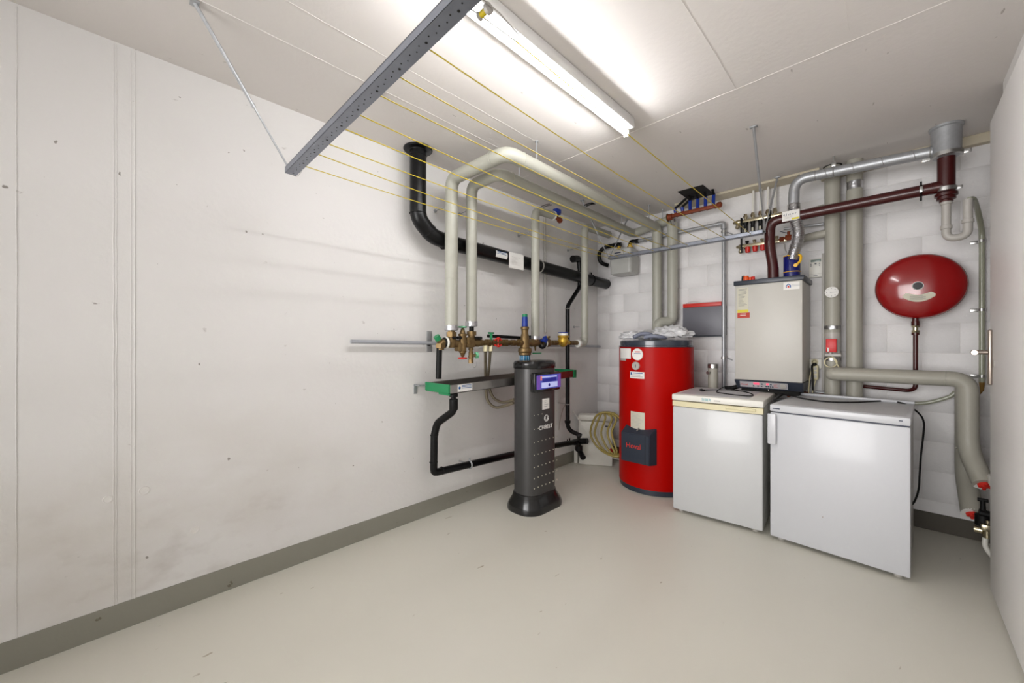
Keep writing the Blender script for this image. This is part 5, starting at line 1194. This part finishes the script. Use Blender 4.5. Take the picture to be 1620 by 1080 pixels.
for k, (a, e) in enumerate((((1288, 572), (1279, 640)), ((1291, 600), (1284, 640)))):
    A = at(*a, y=-.075); Bq = at(*e, y=-.13); mid = at(a[0] * .35 + e[0] * .65 - (1.5 if k == 0 else 0), 600 if k == 0 else 615, y=-.12)
    o = M().tube(smooth_path([A, mid, Bq]), .0045, 8).build('mains_cable', m_cream, None, loc=A); tag(o, ('cream power cord from the wall socket, left of the black cord', 'cream power cord hanging from the end of the power strip')[k], 'cable', 'cords below the wall socket')
# pipes crossing low behind the fridges
for z_, r_, mm, lab, x0_, x1_ in ((.80, .012, m_galv, 'thin steel pipe low on the back wall behind the fridges, lower one', 1.5, 2.07), (.885, .011, m_galv, 'thin steel pipe low on the back wall behind the fridges, upper one', 2.0, 2.07)):
    o = M().cyl((x0_, -.05, z_), (x1_, -.05, z_), r_, seg=12).build('low_pipe', mm, None, loc=(x0_, -.05, z_)); tag(o, lab, 'pipe')

# ------------------------------------------------------------------ fridges
def frame_of(p, q):
    p, q = Vector(p), Vector(q); u = (q - p); u.z = 0; L = u.length; u.normalize(); return p, u, Vector((-u.y, u.x, 0)), L
def obox(b, F, u0, u1, v0, v1, z0, z1, bev=0, seg=2):
    o, u, v, L = F; c = o + u * (u0 + u1) / 2 + v * (v0 + v1) / 2 + BZ * (z0 + z1) / 2; h = Vector(((u1 - u0) / 2, (v1 - v0) / 2, (z1 - z0) / 2)); b.box(c - h, c + h, bev, rot=Matrix.Rotation(math.atan2(u.y, u.x), 3, 'Z'), seg=seg)
F1 = frame_of((1.246, -.936, 0), (1.822, -.893, 0)); L1 = F1[3]
f1 = thing('fridge', 'smaller white under-counter fridge with a yellowed band below its top, next to the red tank', 'fridge', F1[0] + F1[1] * L1 / 2 + F1[2] * .3)
b = M(); obox(b, F1, .03, L1 - .004, .055, .60, .02, .845, .006); b.build('cabinet', m_fside, f1)
b = M(); obox(b, F1, 0, L1, 0, .05, .022, .795, .012); b.build('door', m_fridge, f1)
b = M(); n = 14; pr_ = []
for k in range(n + 1):
    u = L1 * k / n; dp_ = .012 * math.sin(PI * k / n); lowz = .822 - .006 - .018 * math.sin(PI * min(1, k / n * 1.05)) * 0 
    pr_.append(F1[0] + F1[1] * u - F1[2] * dp_)
poly = pr_ + [F1[0] + F1[1] * L1 + F1[2] * .05, F1[0] + F1[2] * .05]
b.prism([p + BZ * .797 for p in poly], BZ * .038); bn = b.build('handle_band', m_cream, f1)
b = M(); obox(b, F1, L1 * .62, L1 * .93, -.0155, .0, .812, .828, .003); b.build('grip_recess', m_cream, f1)
b = M(); obox(b, F1, -.004, L1 + .004, -.008, .60, .840, .885, .008); tp = b.build('worktop', m_whitep, f1)
b = M(); obox(b, F1, .03, L1 - .09, .05, .57, .8845, .8862); b.build('top_inlay', m_ftop, tp)
o_, u_, v_, _ = F1
text('brand_lettering', 'SIBIR', .026, o_ + u_ * .235 - v_ * .0088 + BZ * .862, u_, BZ, m_inkt, f1, depth=.0006, ls=1.1)
b = M(); obox(b, F1, .285, .325, -.0088, -.008, .856, .864); b.build('print', m_greyp, f1)
for u in (.05, L1 - .05):
    b = M(); c = F1[0] + F1[1] * u + F1[2] * .05; b.cyl(c, c + BZ * .024, .018, seg=14); b.build('foot', m_greyp, f1)
    b = M(); c = F1[0] + F1[1] * u + F1[2] * .52; b.cyl(c, c + BZ * .024, .018, seg=14); b.build('foot', m_greyp, f1)
F2 = frame_of((1.863, -.909, 0), (2.499, -.939, 0)); L2 = F2[3]
f2 = thing('fridge', 'wider white under-counter fridge at the right with a vertical handle on its left edge', 'fridge', F2[0] + F2[1] * L2 / 2 + F2[2] * .3)
b = M(); obox(b, F2, .006, L2 - .006, .055, .70, .02, .83, .006); b.build('cabinet', m_fside, f2)
b = M(); obox(b, F2, 0, L2, 0, .05, .022, .822, .010); b.build('door', m_fridge2, f2)
b = M(); obox(b, F2, .02, L2 - .004, .006, .054, .8225, .8275); b.build('seal', m_ink, f2)
b = M(); obox(b, F2, 0, L2, -.002, .715, .828, .872, .006); tp = b.build('worktop', m_fridge2, f2)
b = M(); obox(b, F2, .03, L2 - .02, .03, .66, .8715, .8732); b.build('top_inlay', m_ftop, tp)
b = M(); obox(b, F2, 0, L2 + .0, .67, .715, .872, .890, .004); b.build('rear_upstand', m_fridge2, tp)
b = M(); obox(b, F2, -.008, .038, -.026, -.012, .62, .815, .006); obox(b, F2, -.008, .006, -.02, .02, .64, .67, .003); obox(b, F2, -.008, .006, -.02, .02, .77, .80, .003); b.build('handle', m_fridge2, f2)
o_, u_, v_, _ = F2
b = M(); obox(b, F2, .016, .055, -.0028, -.002, .844, .851); obox(b, F2, L2 - .045, L2 - .03, -.0028, -.002, .850, .856); b.build('maker_mark', m_ink, f2)
b = M(); obox(b, F2, .27, .272, -.0006, .001, .225, .235); obox(b, F2, .274, .276, -.0006, .001, .20, .203); b.build('scuff', m_brass, f2)
for u in (.05, L2 - .05):
    for v in (.05, .65):
        b = M(); c = F2[0] + F2[1] * u + F2[2] * v; b.cyl(c, c + BZ * .024, .018, seg=14); b.build('foot', m_greyp, f2)
# cable lying on the left fridge
ZC = .8905
c1 = thing('power_cable', 'black power cable with plug looped on top of the left fridge', 'cable', at(1112, 617, z=ZC))
pp = [at(x_, y_, z=ZC) for x_, y_ in ((1114, 617), (1125, 616.5), (1150, 616.5), (1170, 618), (1185, 621), (1191.5, 624.5), (1186, 626), (1165, 624.5), (1142, 621.5), (1134, 619.5), (1138, 615.5), (1146, 611.8))] + [at(1155, 611, z=ZC + .004), at(1168, 612.5, z=ZC)]
M().tube(smooth_path(pp, 6), .0036, 8).build('cord', m_blackm, c1)
q = at(1112, 617, z=ZC + .006); b = M(); b.cyl(q + Vector((-.012, -.004, -.002)), q + Vector((.014, .006, .0)), .010, .006, seg=12); b.cyl(q + Vector((-.012, .010, .002)), q + Vector((-.012, -.016, .002)), .009, seg=12); b.build('plug', m_blackm, c1)
# long cable over the right fridge
ZC = .8775
pp = [at(1222, 634, z=ZC), at(1231, 628, z=ZC), at(1238, 624, z=ZC + .006), at(1255, 626.5, z=ZC + .012), at(1275, 631, z=ZC), at(1300, 634.5, z=ZC), at(1325, 636, z=ZC), at(1355, 636.0, z=ZC), at(1385, 634.5, z=ZC), at(1405, 633.5, z=ZC), at(1425, 637, z=ZC)]
e_ = [at(1440, 643.5, y=-.30), at(1454, 654, y=-.30), at(1461, 666, y=-.30), at(1461, 685, y=-.30), at(1457, 720, y=-.32), at(1455, 750, y=-.34), at(1453, 775, y=-.36), at(1446, 794, y=-.42), at(1438, 800, y=-.5)]
o = M().tube(smooth_path(pp + e_, 6), .005, 8).build('long_cable', m_blackm, None, loc=pp[0]); tag(o, 'long black cable crossing the top of the right fridge and drooping behind it', 'cable')
o = M().tube(smooth_path([at(1224, 633, z=.878), at(1232, 627, z=.879), at(1237, 624, z=.88)]), .009, 10).build('cable_plug', m_blackm, None, loc=at(1224, 633, z=.878)); tag(o, 'black cable end lying at the left rear corner of the right fridge', 'cable')
b = M(); p_ = at(1246, 620, z=.89); b.box(p_ + Vector((-.06, -.03, 0)), p_ + Vector((.05, .03, .022)), .006); tag(b.build('foam_scrap', m_foam, None, loc=p_), 'grey-blue foam scrap at the back of the right fridge top', 'foam piece')
